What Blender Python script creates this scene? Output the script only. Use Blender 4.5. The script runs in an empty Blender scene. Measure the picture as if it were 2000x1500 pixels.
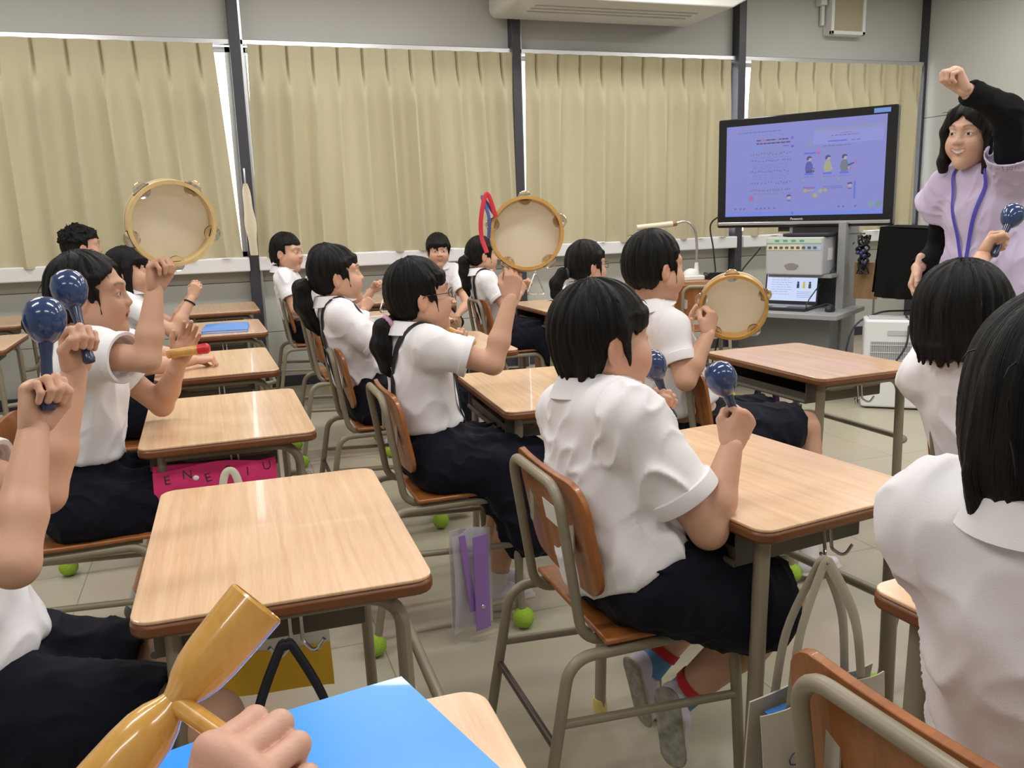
import bpy, math, random
import numpy as np
from mathutils import Vector, Matrix
C = bpy.context.scene.collection
SC = bpy.context.scene
rnd = random.Random(7)
PI = math.pi

# ---------------------------------------------------------------- camera, exposure, world, lamps
YAW, PITCH, ROLL = 0.325050510, 0.197808006, -0.030448160
CAM_H, F_PX = 1.2424679927, 1667.265
def camera():
    cy, sy, cp, sp = math.cos(YAW), math.sin(YAW), math.cos(PITCH), math.sin(PITCH)
    fwd = Vector((sy*cp, cy*cp, -sp)); right = Vector((cy, -sy, 0)); up = right.cross(fwd)
    cr, sr = math.cos(ROLL), math.sin(ROLL)
    r2 = right*cr+up*sr; u2 = up*cr-right*sr
    m = Matrix.Identity(4)
    for i in range(3):
        m[i][0], m[i][1], m[i][2] = r2[i], u2[i], -fwd[i]
    m[2][3] = CAM_H
    cd = bpy.data.cameras.new('camera'); cd.sensor_width = 36; cd.lens = F_PX/2000*36; cd.clip_start = .05; cd.clip_end = 200
    co = bpy.data.objects.new('camera', cd); C.objects.link(co); co.matrix_world = m
    SC.camera = co
camera()
SC.view_settings.view_transform = 'Standard'; SC.view_settings.look = 'None'
SC.view_settings.gamma = 1.0; SC.view_settings.use_curve_mapping = False
SC.view_settings.exposure = -0.22
w = bpy.data.worlds.new('world'); SC.world = w; w.use_nodes = True
bg = w.node_tree.nodes['Background']; bg.inputs[0].default_value = (.93, .97, 1.0, 1); bg.inputs[1].default_value = 6.0
def area(name, loc, sx, sy, power, col=(1, .98, .95), rot=(0, 0, 0), spread=PI):
    l = bpy.data.lights.new(name, 'AREA'); l.shape = 'RECTANGLE'; l.size = sx; l.size_y = sy; l.energy = power; l.color = col; l.spread = spread
    o = bpy.data.objects.new(name, l); C.objects.link(o); o.location = loc; o.rotation_euler = rot
    return o
# ceiling fluorescents of the classroom: two tubes each, in three lines
for lx in (-1.4, .9, 3.0, 5.0):
    for ly in (-.8, 1.4, 3.4, 5.2):
        area('ceiling_lamp', (lx, ly, 3.02), 1.2, .25, 19 if ly < 0 else 28)

# ---------------------------------------------------------------- materials
MATS = {}
def mat(name, col=(.8, .8, .8), rough=.5, metal=0, spec=.5, bump=None, var=None, emit=None, attr=False, trans=0, coat=0, alpha=1, sheen=0):
    """bump=(scale, strength[, stretch]); var=(scale, amount[, stretch]) colour variation"""
    if name in MATS: return MATS[name]
    m = bpy.data.materials.new(name); m.use_nodes = True; nt = m.node_tree; N = nt.nodes; L = nt.links
    b = N['Principled BSDF']
    b.inputs['Base Color'].default_value = (*col, 1); b.inputs['Roughness'].default_value = rough
    b.inputs['Metallic'].default_value = metal; b.inputs['Specular IOR Level'].default_value = spec
    b.inputs['Transmission Weight'].default_value = trans; b.inputs['Coat Weight'].default_value = coat
    b.inputs['Alpha'].default_value = alpha; b.inputs['Sheen Weight'].default_value = sheen
    if emit:
        b.inputs['Emission Color'].default_value = (*col, 1); b.inputs['Emission Strength'].default_value = emit; b.inputs['Base Color'].default_value = (.015, .015, .018, 1)
    def noise(scale, st, detail=3):
        tc = N.new('ShaderNodeTexCoord'); mp = N.new('ShaderNodeMapping'); mp.inputs['Scale'].default_value = st
        n = N.new('ShaderNodeTexNoise'); n.inputs['Scale'].default_value = scale; n.inputs['Detail'].default_value = detail
        L.new(tc.outputs['Object'], mp.inputs[0]); L.new(mp.outputs[0], n.inputs['Vector']); return n
    src = None
    if attr:
        a = N.new('ShaderNodeAttribute'); a.attribute_name = 'Col'; src = a.outputs['Color']
    if var:
        n = noise(var[0], var[2] if len(var) > 2 else (1, 1, 1))
        mx = N.new('ShaderNodeMix'); mx.data_type = 'RGBA'; mx.blend_type = 'MULTIPLY'; mx.inputs['Factor'].default_value = 1
        cr = N.new('ShaderNodeValToRGB'); lo = 1-var[1]
        cr.color_ramp.elements[0].position = .3; cr.color_ramp.elements[1].position = .7
        cr.color_ramp.elements[0].color = (lo, lo, lo, 1); cr.color_ramp.elements[1].color = (1, 1, 1, 1)
        L.new(n.outputs['Fac'], cr.inputs[0]); L.new(cr.outputs[0], mx.inputs['B'])
        if src is not None: L.new(src, mx.inputs['A'])
        else: mx.inputs['A'].default_value = (*col, 1)
        src = mx.outputs['Result']
    if src is not None: L.new(src, b.inputs['Base Color'])
    if bump:
        n = noise(bump[0], bump[2] if len(bump) > 2 else (1, 1, 1))
        bp = N.new('ShaderNodeBump'); bp.inputs['Strength'].default_value = bump[1]; bp.inputs['Distance'].default_value = .01
        L.new(n.outputs['Fac'], bp.inputs['Height']); L.new(bp.outputs[0], b.inputs['Normal'])
    MATS[name] = m
    return m

def wood_mat(name, c1, c2, stretch, scale=6, rough=.35, coat=0.0):
    m = bpy.data.materials.new(name); m.use_nodes = True; nt = m.node_tree; N = nt.nodes; L = nt.links
    b = N['Principled BSDF']; b.inputs['Roughness'].default_value = rough; b.inputs['Coat Weight'].default_value = coat
    tc = N.new('ShaderNodeTexCoord'); mp = N.new('ShaderNodeMapping'); mp.inputs['Scale'].default_value = stretch
    oi = N.new('ShaderNodeObjectInfo'); add = N.new('ShaderNodeVectorMath'); add.operation = 'ADD'
    ml = N.new('ShaderNodeVectorMath'); ml.operation = 'SCALE'; ml.inputs['Scale'].default_value = 37.0
    cmb = N.new('ShaderNodeCombineXYZ'); L.new(oi.outputs['Random'], cmb.inputs[0]); L.new(oi.outputs['Random'], cmb.inputs[1])
    L.new(cmb.outputs[0], ml.inputs[0]); L.new(tc.outputs['Object'], mp.inputs[0]); L.new(mp.outputs[0], add.inputs[0]); L.new(ml.outputs[0], add.inputs[1])
    n1 = N.new('ShaderNodeTexNoise'); n1.inputs['Scale'].default_value = scale; n1.inputs['Detail'].default_value = 5; n1.inputs['Distortion'].default_value = .6
    n2 = N.new('ShaderNodeTexNoise'); n2.inputs['Scale'].default_value = scale*7; n2.inputs['Detail'].default_value = 2
    L.new(add.outputs[0], n1.inputs['Vector']); L.new(add.outputs[0], n2.inputs['Vector'])
    mx = N.new('ShaderNodeMath'); mx.operation = 'MULTIPLY_ADD'; mx.inputs[1].default_value = .45
    L.new(n2.outputs['Fac'], mx.inputs[0]); L.new(n1.outputs['Fac'], mx.inputs[2])
    cr = N.new('ShaderNodeValToRGB'); cr.color_ramp.elements[0].position = .45; cr.color_ramp.elements[1].position = .95
    cr.color_ramp.elements[0].color = (*c2, 1); cr.color_ramp.elements[1].color = (*c1, 1)
    L.new(mx.outputs[0], cr.inputs[0]); L.new(cr.outputs[0], b.inputs['Base Color'])
    return m

def srgb(r, g, b):
    f = lambda v: ((v/255+.055)/1.055)**2.4 if v > 10 else v/255/12.92
    return (f(r), f(g), f(b))

# ---------------------------------------------------------------- mesh helpers
def fast_mesh(name, V, F, mi=None, smooth=True):
    """V (n,3); F list of int tuples or (m,4)/(m,3) array"""
    me = bpy.data.meshes.new(name); V = np.asarray(V, dtype=np.float32)
    if isinstance(F, np.ndarray):
        m, k = F.shape; loops = F.ravel().astype(np.int32); starts = np.arange(m, dtype=np.int32)*k
    else:
        m = len(F); ln = np.array([len(f) for f in F], dtype=np.int32)
        loops = np.array([i for f in F for i in f], dtype=np.int32)
        starts = np.concatenate([[0], np.cumsum(ln)[:-1]]).astype(np.int32) if m else np.zeros(0, np.int32)
    me.vertices.add(len(V)); me.vertices.foreach_set('co', V.ravel())
    me.loops.add(len(loops)); me.loops.foreach_set('vertex_index', loops)
    me.polygons.add(m); me.polygons.foreach_set('loop_start', starts)
    if mi is not None: me.polygons.foreach_set('material_index', np.asarray(mi, dtype=np.int32))
    me.update(calc_edges=True); me.validate()
    me.polygons.foreach_set('use_smooth', np.full(len(me.polygons), smooth))
    return me

def link(name, me, mats, parent=None, loc=None, rotz=0):
    o = bpy.data.objects.new(name, me); C.objects.link(o)
    for m in (mats if isinstance(mats, (list, tuple)) else [mats]): me.materials.append(m)
    if parent is not None: o.parent = parent
    if loc is not None: o.location = loc
    if rotz: o.rotation_euler = (0, 0, rotz)
    return o

def tag(o, label=None, cat=None, group=None, kind=None):
    if label: o['label'] = label
    if cat: o['category'] = cat
    if group: o['group'] = group
    if kind: o['kind'] = kind
    return o

def empty(name, loc, rotz=0):
    o = bpy.data.objects.new(name, None); C.objects.link(o); o.location = loc; o.rotation_euler = (0, 0, rotz); o.empty_display_size = .1
    return o

def copy_tree(o, parent=None):
    c = o.copy(); C.objects.link(c)
    if parent is not None: c.parent = parent
    for ch in list(o.children): copy_tree(ch, c)
    return c

def drop_child(o, name):
    for ch in list(o.children):
        if ch.name.split('.')[0] == name: bpy.data.objects.remove(ch)

def vec(*a): return np.array(a, dtype=float)
def nrm(v):
    v = np.asarray(v, float); return v/max(np.linalg.norm(v), 1e-9)

def fillet(pts, r, n=6):
    pts = [np.asarray(p, float) for p in pts]; out = [pts[0]]
    for i in range(1, len(pts)-1):
        a, b, c = pts[i-1], pts[i], pts[i+1]
        u, v = a-b, c-b; lu, lv = np.linalg.norm(u), np.linalg.norm(v); u, v = u/lu, v/lv
        ang = math.acos(max(-1, min(1, u@v)))
        if ang > PI-.02: out.append(b); continue
        rr = r[i-1] if isinstance(r, (list, tuple)) else r
        d = min(rr/math.tan(ang/2), lu*.49, lv*.49); rr = d*math.tan(ang/2)
        bis = nrm(u+v); cen = b+bis*(rr/math.sin(ang/2)); p0, p1 = b+u*d, b+v*d
        e0, e1 = nrm(p0-cen), nrm(p1-cen); tot = math.acos(max(-1, min(1, e0@e1)))
        for k in range(n+1):
            t = k/n; s0, s1 = math.sin((1-t)*tot)/math.sin(tot), math.sin(t*tot)/math.sin(tot)
            out.append(cen+rr*(e0*s0+e1*s1))
    out.append(pts[-1]); return out

def smooth_path(pts, n=8):
    pts = [np.asarray(p, float) for p in pts]; P = [2*pts[0]-pts[1]]+pts+[2*pts[-1]-pts[-2]]; out = []
    for i in range(1, len(P)-2):
        for k in range(n):
            t = k/n; a, b, c, d = P[i-1], P[i], P[i+1], P[i+2]
            out.append(.5*((2*b)+(-a+c)*t+(2*a-5*b+4*c-d)*t*t+(-a+3*b-3*c+d)*t**3))
    out.append(pts[-1]); return out

class MB:
    def __init__(s): s.V, s.F, s.M, s.n = [], [], [], 0
    def add(s, V, F, mi=0):
        V = np.asarray(V, float).reshape(-1, 3); s.V.append(V)
        s.F += [tuple(int(i)+s.n for i in f) for f in F]; s.M += [mi]*len(F); s.n += len(V); return s
    def box(s, c, d, rot=None, mi=0):
        x, y, z = np.array(d)/2.0
        V = np.array([(i*x, j*y, k*z) for k in (-1, 1) for j in (-1, 1) for i in (-1, 1)])
        if rot is not None: V = V@np.array(rot).T
        return s.add(V+np.array(c), [(0, 2, 3, 1), (4, 5, 7, 6), (0, 1, 5, 4), (2, 6, 7, 3), (0, 4, 6, 2), (1, 3, 7, 5)], mi)
    def tube(s, pts, r, n=10, closed=False, mi=0, flat=None, up=None):
        """flat=(w,t) elliptical section; up reference normal list or vec"""
        P = np.array(pts, float); k = len(P); rr = np.full(k, r) if np.isscalar(r) else np.array(r, float)
        T = np.zeros_like(P)
        for i in range(k):
            a = P[(i-1) % k] if (closed or i > 0) else P[i]; b = P[(i+1) % k] if (closed or i < k-1) else P[i]
            T[i] = nrm(b-a)
        ref = vec(0, 0, 1) if abs(T[0][2]) < .9 else vec(1, 0, 0)
        u = nrm(np.cross(T[0], ref)); V = []
        for i in range(k):
            if up is not None:
                w_ = np.asarray(up[i] if np.ndim(up) == 2 else up, float); u = nrm(np.cross(w_, T[i])); v = nrm(np.cross(T[i], u))
            else:
                u = nrm(u-T[i]*(u@T[i])); v = np.cross(T[i], u)
            fw, ft = (flat[0], flat[1]) if flat else (rr[i], rr[i])
            if flat and not np.isscalar(r): fw, ft = fw*rr[i], ft*rr[i]
            for j in range(n):
                a = 2*PI*j/n; V.append(P[i]+u*math.cos(a)*fw+v*math.sin(a)*ft)
        F = []
        for i in range(k if closed else k-1):
            i2 = (i+1) % k
            for j in range(n):
                j2 = (j+1) % n; F.append((i*n+j, i*n+j2, i2*n+j2, i2*n+j))
        if not closed: F += [tuple(range(n))[::-1], tuple((k-1)*n+j for j in range(n))]
        return s.add(V, F, mi)
    def lathe(s, prof, n=24, M=None, t=None, mi=0, closed=False):
        """prof [(r,z)], revolved about local z, M 3x3, t origin"""
        V = []; k = len(prof)
        for r, z in prof:
            for j in range(n):
                a = 2*PI*j/n; V.append((r*math.cos(a), r*math.sin(a), z))
        V = np.array(V)
        if M is not None: V = V@np.array(M).T
        if t is not None: V = V+np.array(t)
        F = []
        for i in range(k if closed else k-1):
            i2 = (i+1) % k
            for j in range(n):
                j2 = (j+1) % n; F.append((i*n+j, i*n+j2, i2*n+j2, i2*n+j))
        if not closed: F += [tuple(range(n))[::-1], tuple((k-1)*n+j for j in range(n))]
        return s.add(V, F, mi)
    def prism(s, poly, z0, z1, M=None, t=None, mi=0):
        n = len(poly); V = np.array([(x, y, z) for z in (z0, z1) for x, y in poly], float)
        if M is not None: V = V@np.array(M).T
        if t is not None: V = V+np.array(t)
        return s.add(V, [tuple(range(n))[::-1], tuple(range(n, 2*n))]+[(i, (i+1) % n, n+(i+1) % n, n+i) for i in range(n)], mi)
    def grid(s, fn, nu, nv, thick=0, mi=0, wrap=False):
        """fn(u,v)->xyz sheet, given thickness along its normal"""
        P = np.array([[fn(i/(nu-1), j/(nv-1)) for j in range(nv)] for i in range(nu)], float)
        du = np.gradient(P, axis=0); dv = np.gradient(P, axis=1); Nn = np.cross(du, dv); Nn /= np.maximum(np.linalg.norm(Nn, axis=2, keepdims=True), 1e-9)
        A = (P+Nn*thick/2).reshape(-1, 3); id_ = lambda i, j: i*nv+j
        F = [(id_(i, j), id_(i+1, j), id_(i+1, j+1), id_(i, j+1)) for i in range(nu-1) for j in range(nv-1)]
        if not thick: return s.add(A, F, mi)
        B = (P-Nn*thick/2).reshape(-1, 3); o = nu*nv; F2 = F+[tuple(o+q for q in f[::-1]) for f in F]
        rim = [id_(i, 0) for i in range(nu)]+[id_(nu-1, j) for j in range(1, nv)]+[id_(i, nv-1) for i in range(nu-2, -1, -1)]+[id_(0, j) for j in range(nv-2, 0, -1)]
        for a, b in zip(rim, rim[1:]+rim[:1]): F2.append((b, a, a+o, b+o))
        return s.add(np.vstack([A, B]), F2, mi)
    def sphere(s, c, r, n=16, m=10, mi=0, M=None):
        r = np.array([r, r, r] if np.isscalar(r) else r, float); V = [(0, 0, -1)]
        for i in range(1, m):
            p = -PI/2+PI*i/m
            for j in range(n): V.append((math.cos(p)*math.cos(2*PI*j/n), math.cos(p)*math.sin(2*PI*j/n), math.sin(p)))
        V.append((0, 0, 1)); V = np.array(V)*r
        if M is not None: V = V@np.array(M).T
        F = [(0, 1+(j+1) % n, 1+j) for j in range(n)]
        for i in range(m-2):
            for j in range(n): a = 1+i*n; F.append((a+j, a+(j+1) % n, a+n+(j+1) % n, a+n+j))
        e = len(V)-1; a = 1+(m-2)*n; F += [(a+j, a+(j+1) % n, e) for j in range(n)]
        return s.add(V+np.array(c), F, mi)
    def build(s, name, mats, parent=None, loc=None, rotz=0, smooth=True, bev=0, seg=2):
        V = np.vstack(s.V)
        me = fast_mesh(name, V, s.F, s.M, smooth)
        o = link(name, me, mats, parent, loc, rotz)
        if smooth:
            me.set_sharp_from_angle(angle=math.radians(38))
        if bev:
            b = o.modifiers.new('bevel', 'BEVEL'); b.width = bev; b.segments = seg; b.limit_method = 'ANGLE'; b.angle_limit = math.radians(40)
            b.harden_normals = False
        return o

def rrect(w, d, r, n=5, cx=0, cy=0):
    out = []
    for sx, sy, a0 in ((1, 1, 0), (-1, 1, 90), (-1, -1, 180), (1, -1, 270)):
        for k in range(n+1):
            a = math.radians(a0+90*k/n); out.append((cx+sx*(w/2-r)+r*math.cos(a), cy+sy*(d/2-r)+r*math.sin(a)))
    return out
def rotm(ax, a):
    return np.array(Matrix.Rotation(a, 3, ax))
def frame_from(z, x=None):
    z = nrm(z); x = vec(1, 0, 0) if x is None else np.asarray(x, float)
    if abs(nrm(x)@z) > .98: x = vec(0, 1, 0)
    y = nrm(np.cross(z, x)); x = np.cross(y, z)
    return np.stack([x, y, z], 1)
def text(name, body, size, M, t, m, parent, depth=.0006):
    cu = bpy.data.curves.new(name, 'FONT'); cu.body = body; cu.size = size; cu.align_x = 'CENTER'; cu.align_y = 'CENTER'; cu.extrude = depth
    tmp = bpy.data.objects.new('tmp', cu); C.objects.link(tmp)
    me = bpy.data.meshes.new_from_object(tmp.evaluated_get(bpy.context.evaluated_depsgraph_get()))
    bpy.data.objects.remove(tmp)
    M4 = Matrix.Identity(4)
    for i in range(3):
        for j in range(3): M4[i][j] = M[i][j]
        M4[i][3] = t[i]
    me.transform(M4); me.name = name
    return link(name, me, m, parent)
# ---------------------------------------------------------------- the room
WY, FX = 6.6, 6.3          # window wall plane, front wall plane
CEIL = 3.06
POSTS = [-1.77, .25, 2.31, 4.315, 6.3]
m_wall = mat('grey wall board', srgb(190, 190, 186), .6, bump=(60, .05), var=(1.5, .04))
m_low = mat('lower wall panel', srgb(188, 188, 180), .55, var=(2, .05))
m_sill = mat('white painted sill', srgb(228, 228, 230), .35)
m_alu = mat('aluminium rail', (.62, .63, .65), .32, metal=.85)
m_post = mat('dark steel post', srgb(58, 57, 66), .45)
m_ceil = mat('ceiling board', srgb(225, 224, 218), .8, bump=(120, .08))
m_glass = mat('window glass', (1, 1, 1), .02, trans=1, spec=.3)
def structure(name, mb, m, **k):
    return tag(mb.build(name, m, **k), kind='structure')
# floor of wide vinyl tiles
fm = bpy.data.materials.new('vinyl floor'); fm.use_nodes = True
nt = fm.node_tree; N = nt.nodes; L = nt.links; b = N['Principled BSDF']; b.inputs['Roughness'].default_value = .32
tc = N.new('ShaderNodeTexCoord'); br = N.new('ShaderNodeTexBrick'); br.offset = 0
for k_, v_ in (('Scale', 1.0), ('Mortar Size', .0022), ('Brick Width', .91), ('Row Height', .91), ('Mortar Smooth', .2), ('Bias', 0)): br.inputs[k_].default_value = v_
br.inputs['Color1'].default_value = (*srgb(180, 172, 152), 1); br.inputs['Color2'].default_value = (*srgb(176, 168, 148), 1); br.inputs['Mortar'].default_value = (*srgb(138, 130, 115), 1)
mpp = N.new('ShaderNodeMapping'); mpp.inputs['Location'].default_value = (.55, .36, 0)
L.new(tc.outputs['Object'], mpp.inputs[0]); L.new(mpp.outputs[0], br.inputs['Vector'])
nz = N.new('ShaderNodeTexNoise'); nz.inputs['Scale'].default_value = 2.2; nz.inputs['Detail'].default_value = 6
L.new(tc.outputs['Object'], nz.inputs['Vector'])
mx = N.new('ShaderNodeMix'); mx.data_type = 'RGBA'; mx.blend_type = 'MULTIPLY'; mx.inputs['Factor'].default_value = .22
L.new(br.outputs['Color'], mx.inputs['A']); L.new(nz.outputs['Color'], mx.inputs['B']); L.new(mx.outputs['Result'], b.inputs['Base Color'])
XL, YB = -3.2, -2.4
structure('floor', MB().box(((XL+FX)/2, (YB+WY)/2, -.05), (FX-XL+.4, WY-YB+.4, .1)), fm, smooth=False)
structure('ceiling', MB().box(((XL+FX)/2, (YB+WY)/2, CEIL+.05), (FX-XL+.4, WY-YB+.4, .1)), m_ceil, smooth=False)
structure('wall_left', MB().box((XL-.05, (YB+WY)/2, CEIL/2), (.1, WY-YB, CEIL)), m_wall, smooth=False)
structure('wall_back', MB().box(((XL+FX)/2, YB-.05, CEIL/2), (FX-XL, .1, CEIL)), m_wall, smooth=False)
# front wall: two tiers of boards with a seam
mb = MB()
mb.box((FX+.05, (YB+WY)/2, 1.983/2), (.1, WY-YB+.2, 1.983)); mb.box((FX+.05, (YB+WY)/2, (1.989+CEIL)/2), (.1, WY-YB+.2, CEIL-1.989))
mb.box((FX+.06, (YB+WY)/2, 1.986), (.1, WY-YB+.2, .01), mi=1)
structure('wall_front', mb, [m_wall, m_post], smooth=False)
# window wall: lower panels, upper boards
mb = MB()
for k in range(len(POSTS)-1):
    x0, x1 = POSTS[k]+.035, POSTS[k+1]-.035
    for z0, z1 in ((0, .42), (.424, .80), (.804, .885)): mb.box(((x0+x1)/2, WY+.05, (z0+z1)/2), (x1-x0, .1, z1-z0))
    mb.box(((x0+x1)/2, WY+.06, .44), (x1-x0, .08, .88), mi=1)
mb.box(((XL+POSTS[0])/2, WY+.05, CEIL/2), (POSTS[0]-XL, .1, CEIL))
structure('wall_window', mb, [m_low, m_post], smooth=False)
mb = MB()
for k in range(len(POSTS)-1):
    x0, x1 = POSTS[k]+.035, POSTS[k+1]-.03
    mb.box(((x0+x1)/2, WY+.05, (2.475+CEIL)/2), (x1-x0, .1, CEIL-2.475))
structure('wall_upper', mb, m_wall, smooth=False)
for k in range(len(POSTS)-1):
    x0, x1 = POSTS[k]+.035, POSTS[k+1]-.03; xc, wd = (x0+x1)/2, x1-x0
    structure('trim_%d' % (3*k+1), MB().box((xc, WY-.03, .935), (wd, .2, .1)), m_sill, smooth=False, bev=.008)
    structure('trim_%d' % (3*k+2), MB().box((xc, WY-.035, 2.462), (wd, .05, .035)).box((xc, WY-.01, 2.482), (wd, .03, .012)), m_alu, smooth=False, bev=.003)
    wroot = empty('window_%d' % (k+1), (xc, WY+.06, .985)); tag(wroot, kind='structure')
    hh = 2.445-.985; fr = MB()
    for xx in (-wd/2+.02, 0, wd/2-.02): fr.box((xx, 0, hh/2), (.04, .05, hh))
    for zz in (.02, hh-.02): fr.box((0, 0, zz), (wd, .05, .04))
    fr.build('window_frame', m_alu, wroot, smooth=False, bev=.003)
    for sx in (-1, 1): MB().box((sx*wd/4, 0, hh/2), (wd/2-.06, .006, hh-.08)).build('pane', m_glass, wroot, smooth=False)
for k, px in enumerate(POSTS[:4]):
    mb = MB().box((px, WY-.02, CEIL/2), (.07, .16, CEIL)).box((px+.046, WY+.0, CEIL/2), (.02, .12, CEIL), mi=1)
    structure('trim_%d' % (13+k), mb, [m_post, m_alu], smooth=False, bev=.003)
structure('trim_17', MB().box((6.285, WY-.02, CEIL/2), (.03, .1, CEIL)), m_post, smooth=False)
structure('baseboard_front', MB().box((FX-.01, (YB+WY)/2, .04), (.02, WY-YB, .08)), m_post, smooth=False)
structure('baseboard_window', MB().box(((XL+FX)/2, WY-.01, .04), (FX-XL, .02, .08)), m_post, smooth=False)

# ---------------------------------------------------------------- curtains
cm = bpy.data.materials.new('beige curtain cloth'); cm.use_nodes = True
nt = cm.node_tree; N = nt.nodes; L = nt.links
pb = N['Principled BSDF']; pb.inputs['Base Color'].default_value = (*srgb(205, 197, 170), 1); pb.inputs['Roughness'].default_value = .85; pb.inputs['Specular IOR Level'].default_value = .15
tr = N.new('ShaderNodeBsdfTranslucent'); tr.inputs['Color'].default_value = (*srgb(214, 204, 160), 1)
ms = N.new('ShaderNodeMixShader'); ms.inputs[0].default_value = .22; out = N['Material Output']
L.new(pb.outputs[0], ms.inputs[1]); L.new(tr.outputs[0], ms.inputs[2]); L.new(ms.outputs[0], out.inputs['Surface'])
tc = N.new('ShaderNodeTexCoord'); mp = N.new('ShaderNodeMapping'); mp.inputs['Scale'].default_value = (1, 1, .4); wv = N.new('ShaderNodeTexNoise'); wv.inputs['Scale'].default_value = 260
bp = N.new('ShaderNodeBump'); bp.inputs['Strength'].default_value = .25; bp.inputs['Distance'].default_value = .004
L.new(tc.outputs['Object'], mp.inputs[0]); L.new(mp.outputs[0], wv.inputs['Vector']); L.new(wv.outputs['Fac'], bp.inputs['Height']); L.new(bp.outputs[0], pb.inputs['Normal'])
CTOP, CBOT = 2.445, .985
def curtain(xt0, xt1, xb0, xb1, zb0, zb1, npl, seed, label, y=WY-.085):
    rg = random.Random(seed); nu, nv = npl*14+1, 46; mb = MB(); P0 = [rg.uniform(-.3, .3) for _ in range(npl+2)]; A = [rg.uniform(.75, 1.25) for _ in range(npl+2)]
    def fn(u, v):                      # v 0 top .. 1 bottom
        k = u*npl; i = int(min(k, npl-1e-6)); ph = k-i; zt = v
        top = math.exp(-((ph-.5)/.055)**2)          # pinch at mid-cell
        sw = .5-.5*math.cos(2*PI*(ph+.5+P0[i]*.25*math.sin(PI*ph)*v)); sw = sw**.62
        a2 = A[i]*(1-ph)+A[i+1]*ph
        amp_t, amp_b = .018, .078*a2
        g = min(1, max(0, (v-.065)/.22)); g = g*g*(3-2*g)
        yy = y-(-.045*top*(1-g)+(amp_t*(1-g)+amp_b*g)*(1-sw))-.012*g*math.sin(5*k+seed+2.2*v)
        uu = u+.006*math.sin(9*u*npl/5+seed)*v
        x = (xt0+(xt1-xt0)*uu)*(1-v)+(xb0+(xb1-xb0)*uu)*v
        if v < .065: yy -= .004
        z0 = CTOP-.006*(1-top)*math.sin(PI*ph)**2; z1 = zb0+(zb1-zb0)*u+.008*math.sin(k*2.1+seed)
        return (x, yy, z0+(z1-z0)*v)
    mb.grid(fn, nu, nv, .003)
    o = mb.build('curtain', cm); tag(o, label, 'curtain', 'pleated beige curtains along the window wall'); return o
curtain(-1.72, .105, -1.74, .175, .955, .985, 9, 3, 'beige pleated curtain whose slanting edge leaves a bright gap beside a dark post')
curtain(.33, 2.27, .30, 2.345, .985, .985, 11, 5, 'broad beige pleated curtain between the bright-gapped curtain and the one behind the document camera')
curtain(2.38, 4.215, 2.345, 4.22, .985, .985, 10, 8, 'beige pleated curtain hanging behind the document camera and beside the television')
curtain(4.41, 6.22, 4.375, 6.22, .985, .985, 10, 11, 'beige pleated curtain mostly hidden behind the television, at the room corner')
# cream tie-back hanging in front of the post
mb = MB()
def tb(u, v):
    wv_ = .012+.024*math.sin(PI*min(1, v*.9))**.8+.004*math.sin(14*v); return (.235+(u-.5)*2*wv_+.02*v, WY-.17+.012*math.cos(u*PI)-.02*math.sin(PI*v), 1.50-.50*v)
mb.grid(tb, 9, 24, .006)
o = mb.build('curtain_tieback', mat('cream tieback cloth', srgb(222, 212, 186), .8)); tag(o, 'cream cloth curtain tieback hanging from a hook on the dark post', 'tieback')
MB().tube([(.235, WY-.1, 1.60), (.235, WY-.165, 1.60), (.235, WY-.172, 1.57), (.235, WY-.168, 1.50)], .006, 8).build('hook', m_alu, o)
# wall speaker and ceiling air conditioner
sp = empty('loudspeaker', (5.37, WY, 2.675)); tag(sp, 'white framed wall speaker with beige grille near the ceiling above the television', 'speaker')
m_white = mat('white plastic', srgb(226, 226, 224), .4)
mb = MB().prism(rrect(.36, .40, .02), -.085, .0, M=np.array([[1, 0, 0], [0, 0, 1], [0, 1, 0]]), t=(0, -.0, .2))
mb.build('cabinet', m_white, sp, smooth=False, bev=.006)
fr = MB()
for c_, d_ in (((-.165, -.1, .2), (.03, .03, .4)), ((.165, -.1, .2), (.03, .03, .4)), ((0, -.1, .015), (.36, .03, .03)), ((0, -.1, .385), (.36, .03, .03))): fr.box(c_, d_)
fr.build('frame', m_white, sp, smooth=False, bev=.004)
MB().box((0, -.092, .2), (.30, .012, .34)).build('grille', mat('beige speaker cloth', srgb(176, 168, 140), .9, bump=(400, .3)), sp, smooth=False)
MB().box((-.235, -.04, .30), (.06, .08, .12)).box((-.215, -.03, .16), (.03, .03, .16)).build('bracket', m_white, sp, smooth=False, bev=.004)
ac = empty('ceiling_air_conditioner', (3.04, 6.14, CEIL)); tag(ac, 'white air conditioner casing under the ceiling, its rounded lower edge showing above the curtains', 'air conditioner')
prof = fillet([(-.95, 0, .02), (-.95, 0, -.385), (.72, 0, -.385), (.95, 0, -.27), (.95, 0, .02)], .06)
MB().prism([(p[0], p[2]) for p in prof], -.34, .34, M=np.array([[1, 0, 0], [0, 0, -1], [0, 1, 0]])).build('casing', mat('off-white casing', srgb(206, 204, 198), .45), ac, bev=.01)
for i in range(3): MB().box((-.1, -.12+.09*i, -.386), (1.3, .02, .012)).build('louver', mat('grey louver', srgb(190, 190, 186), .5), ac, smooth=False)
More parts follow.
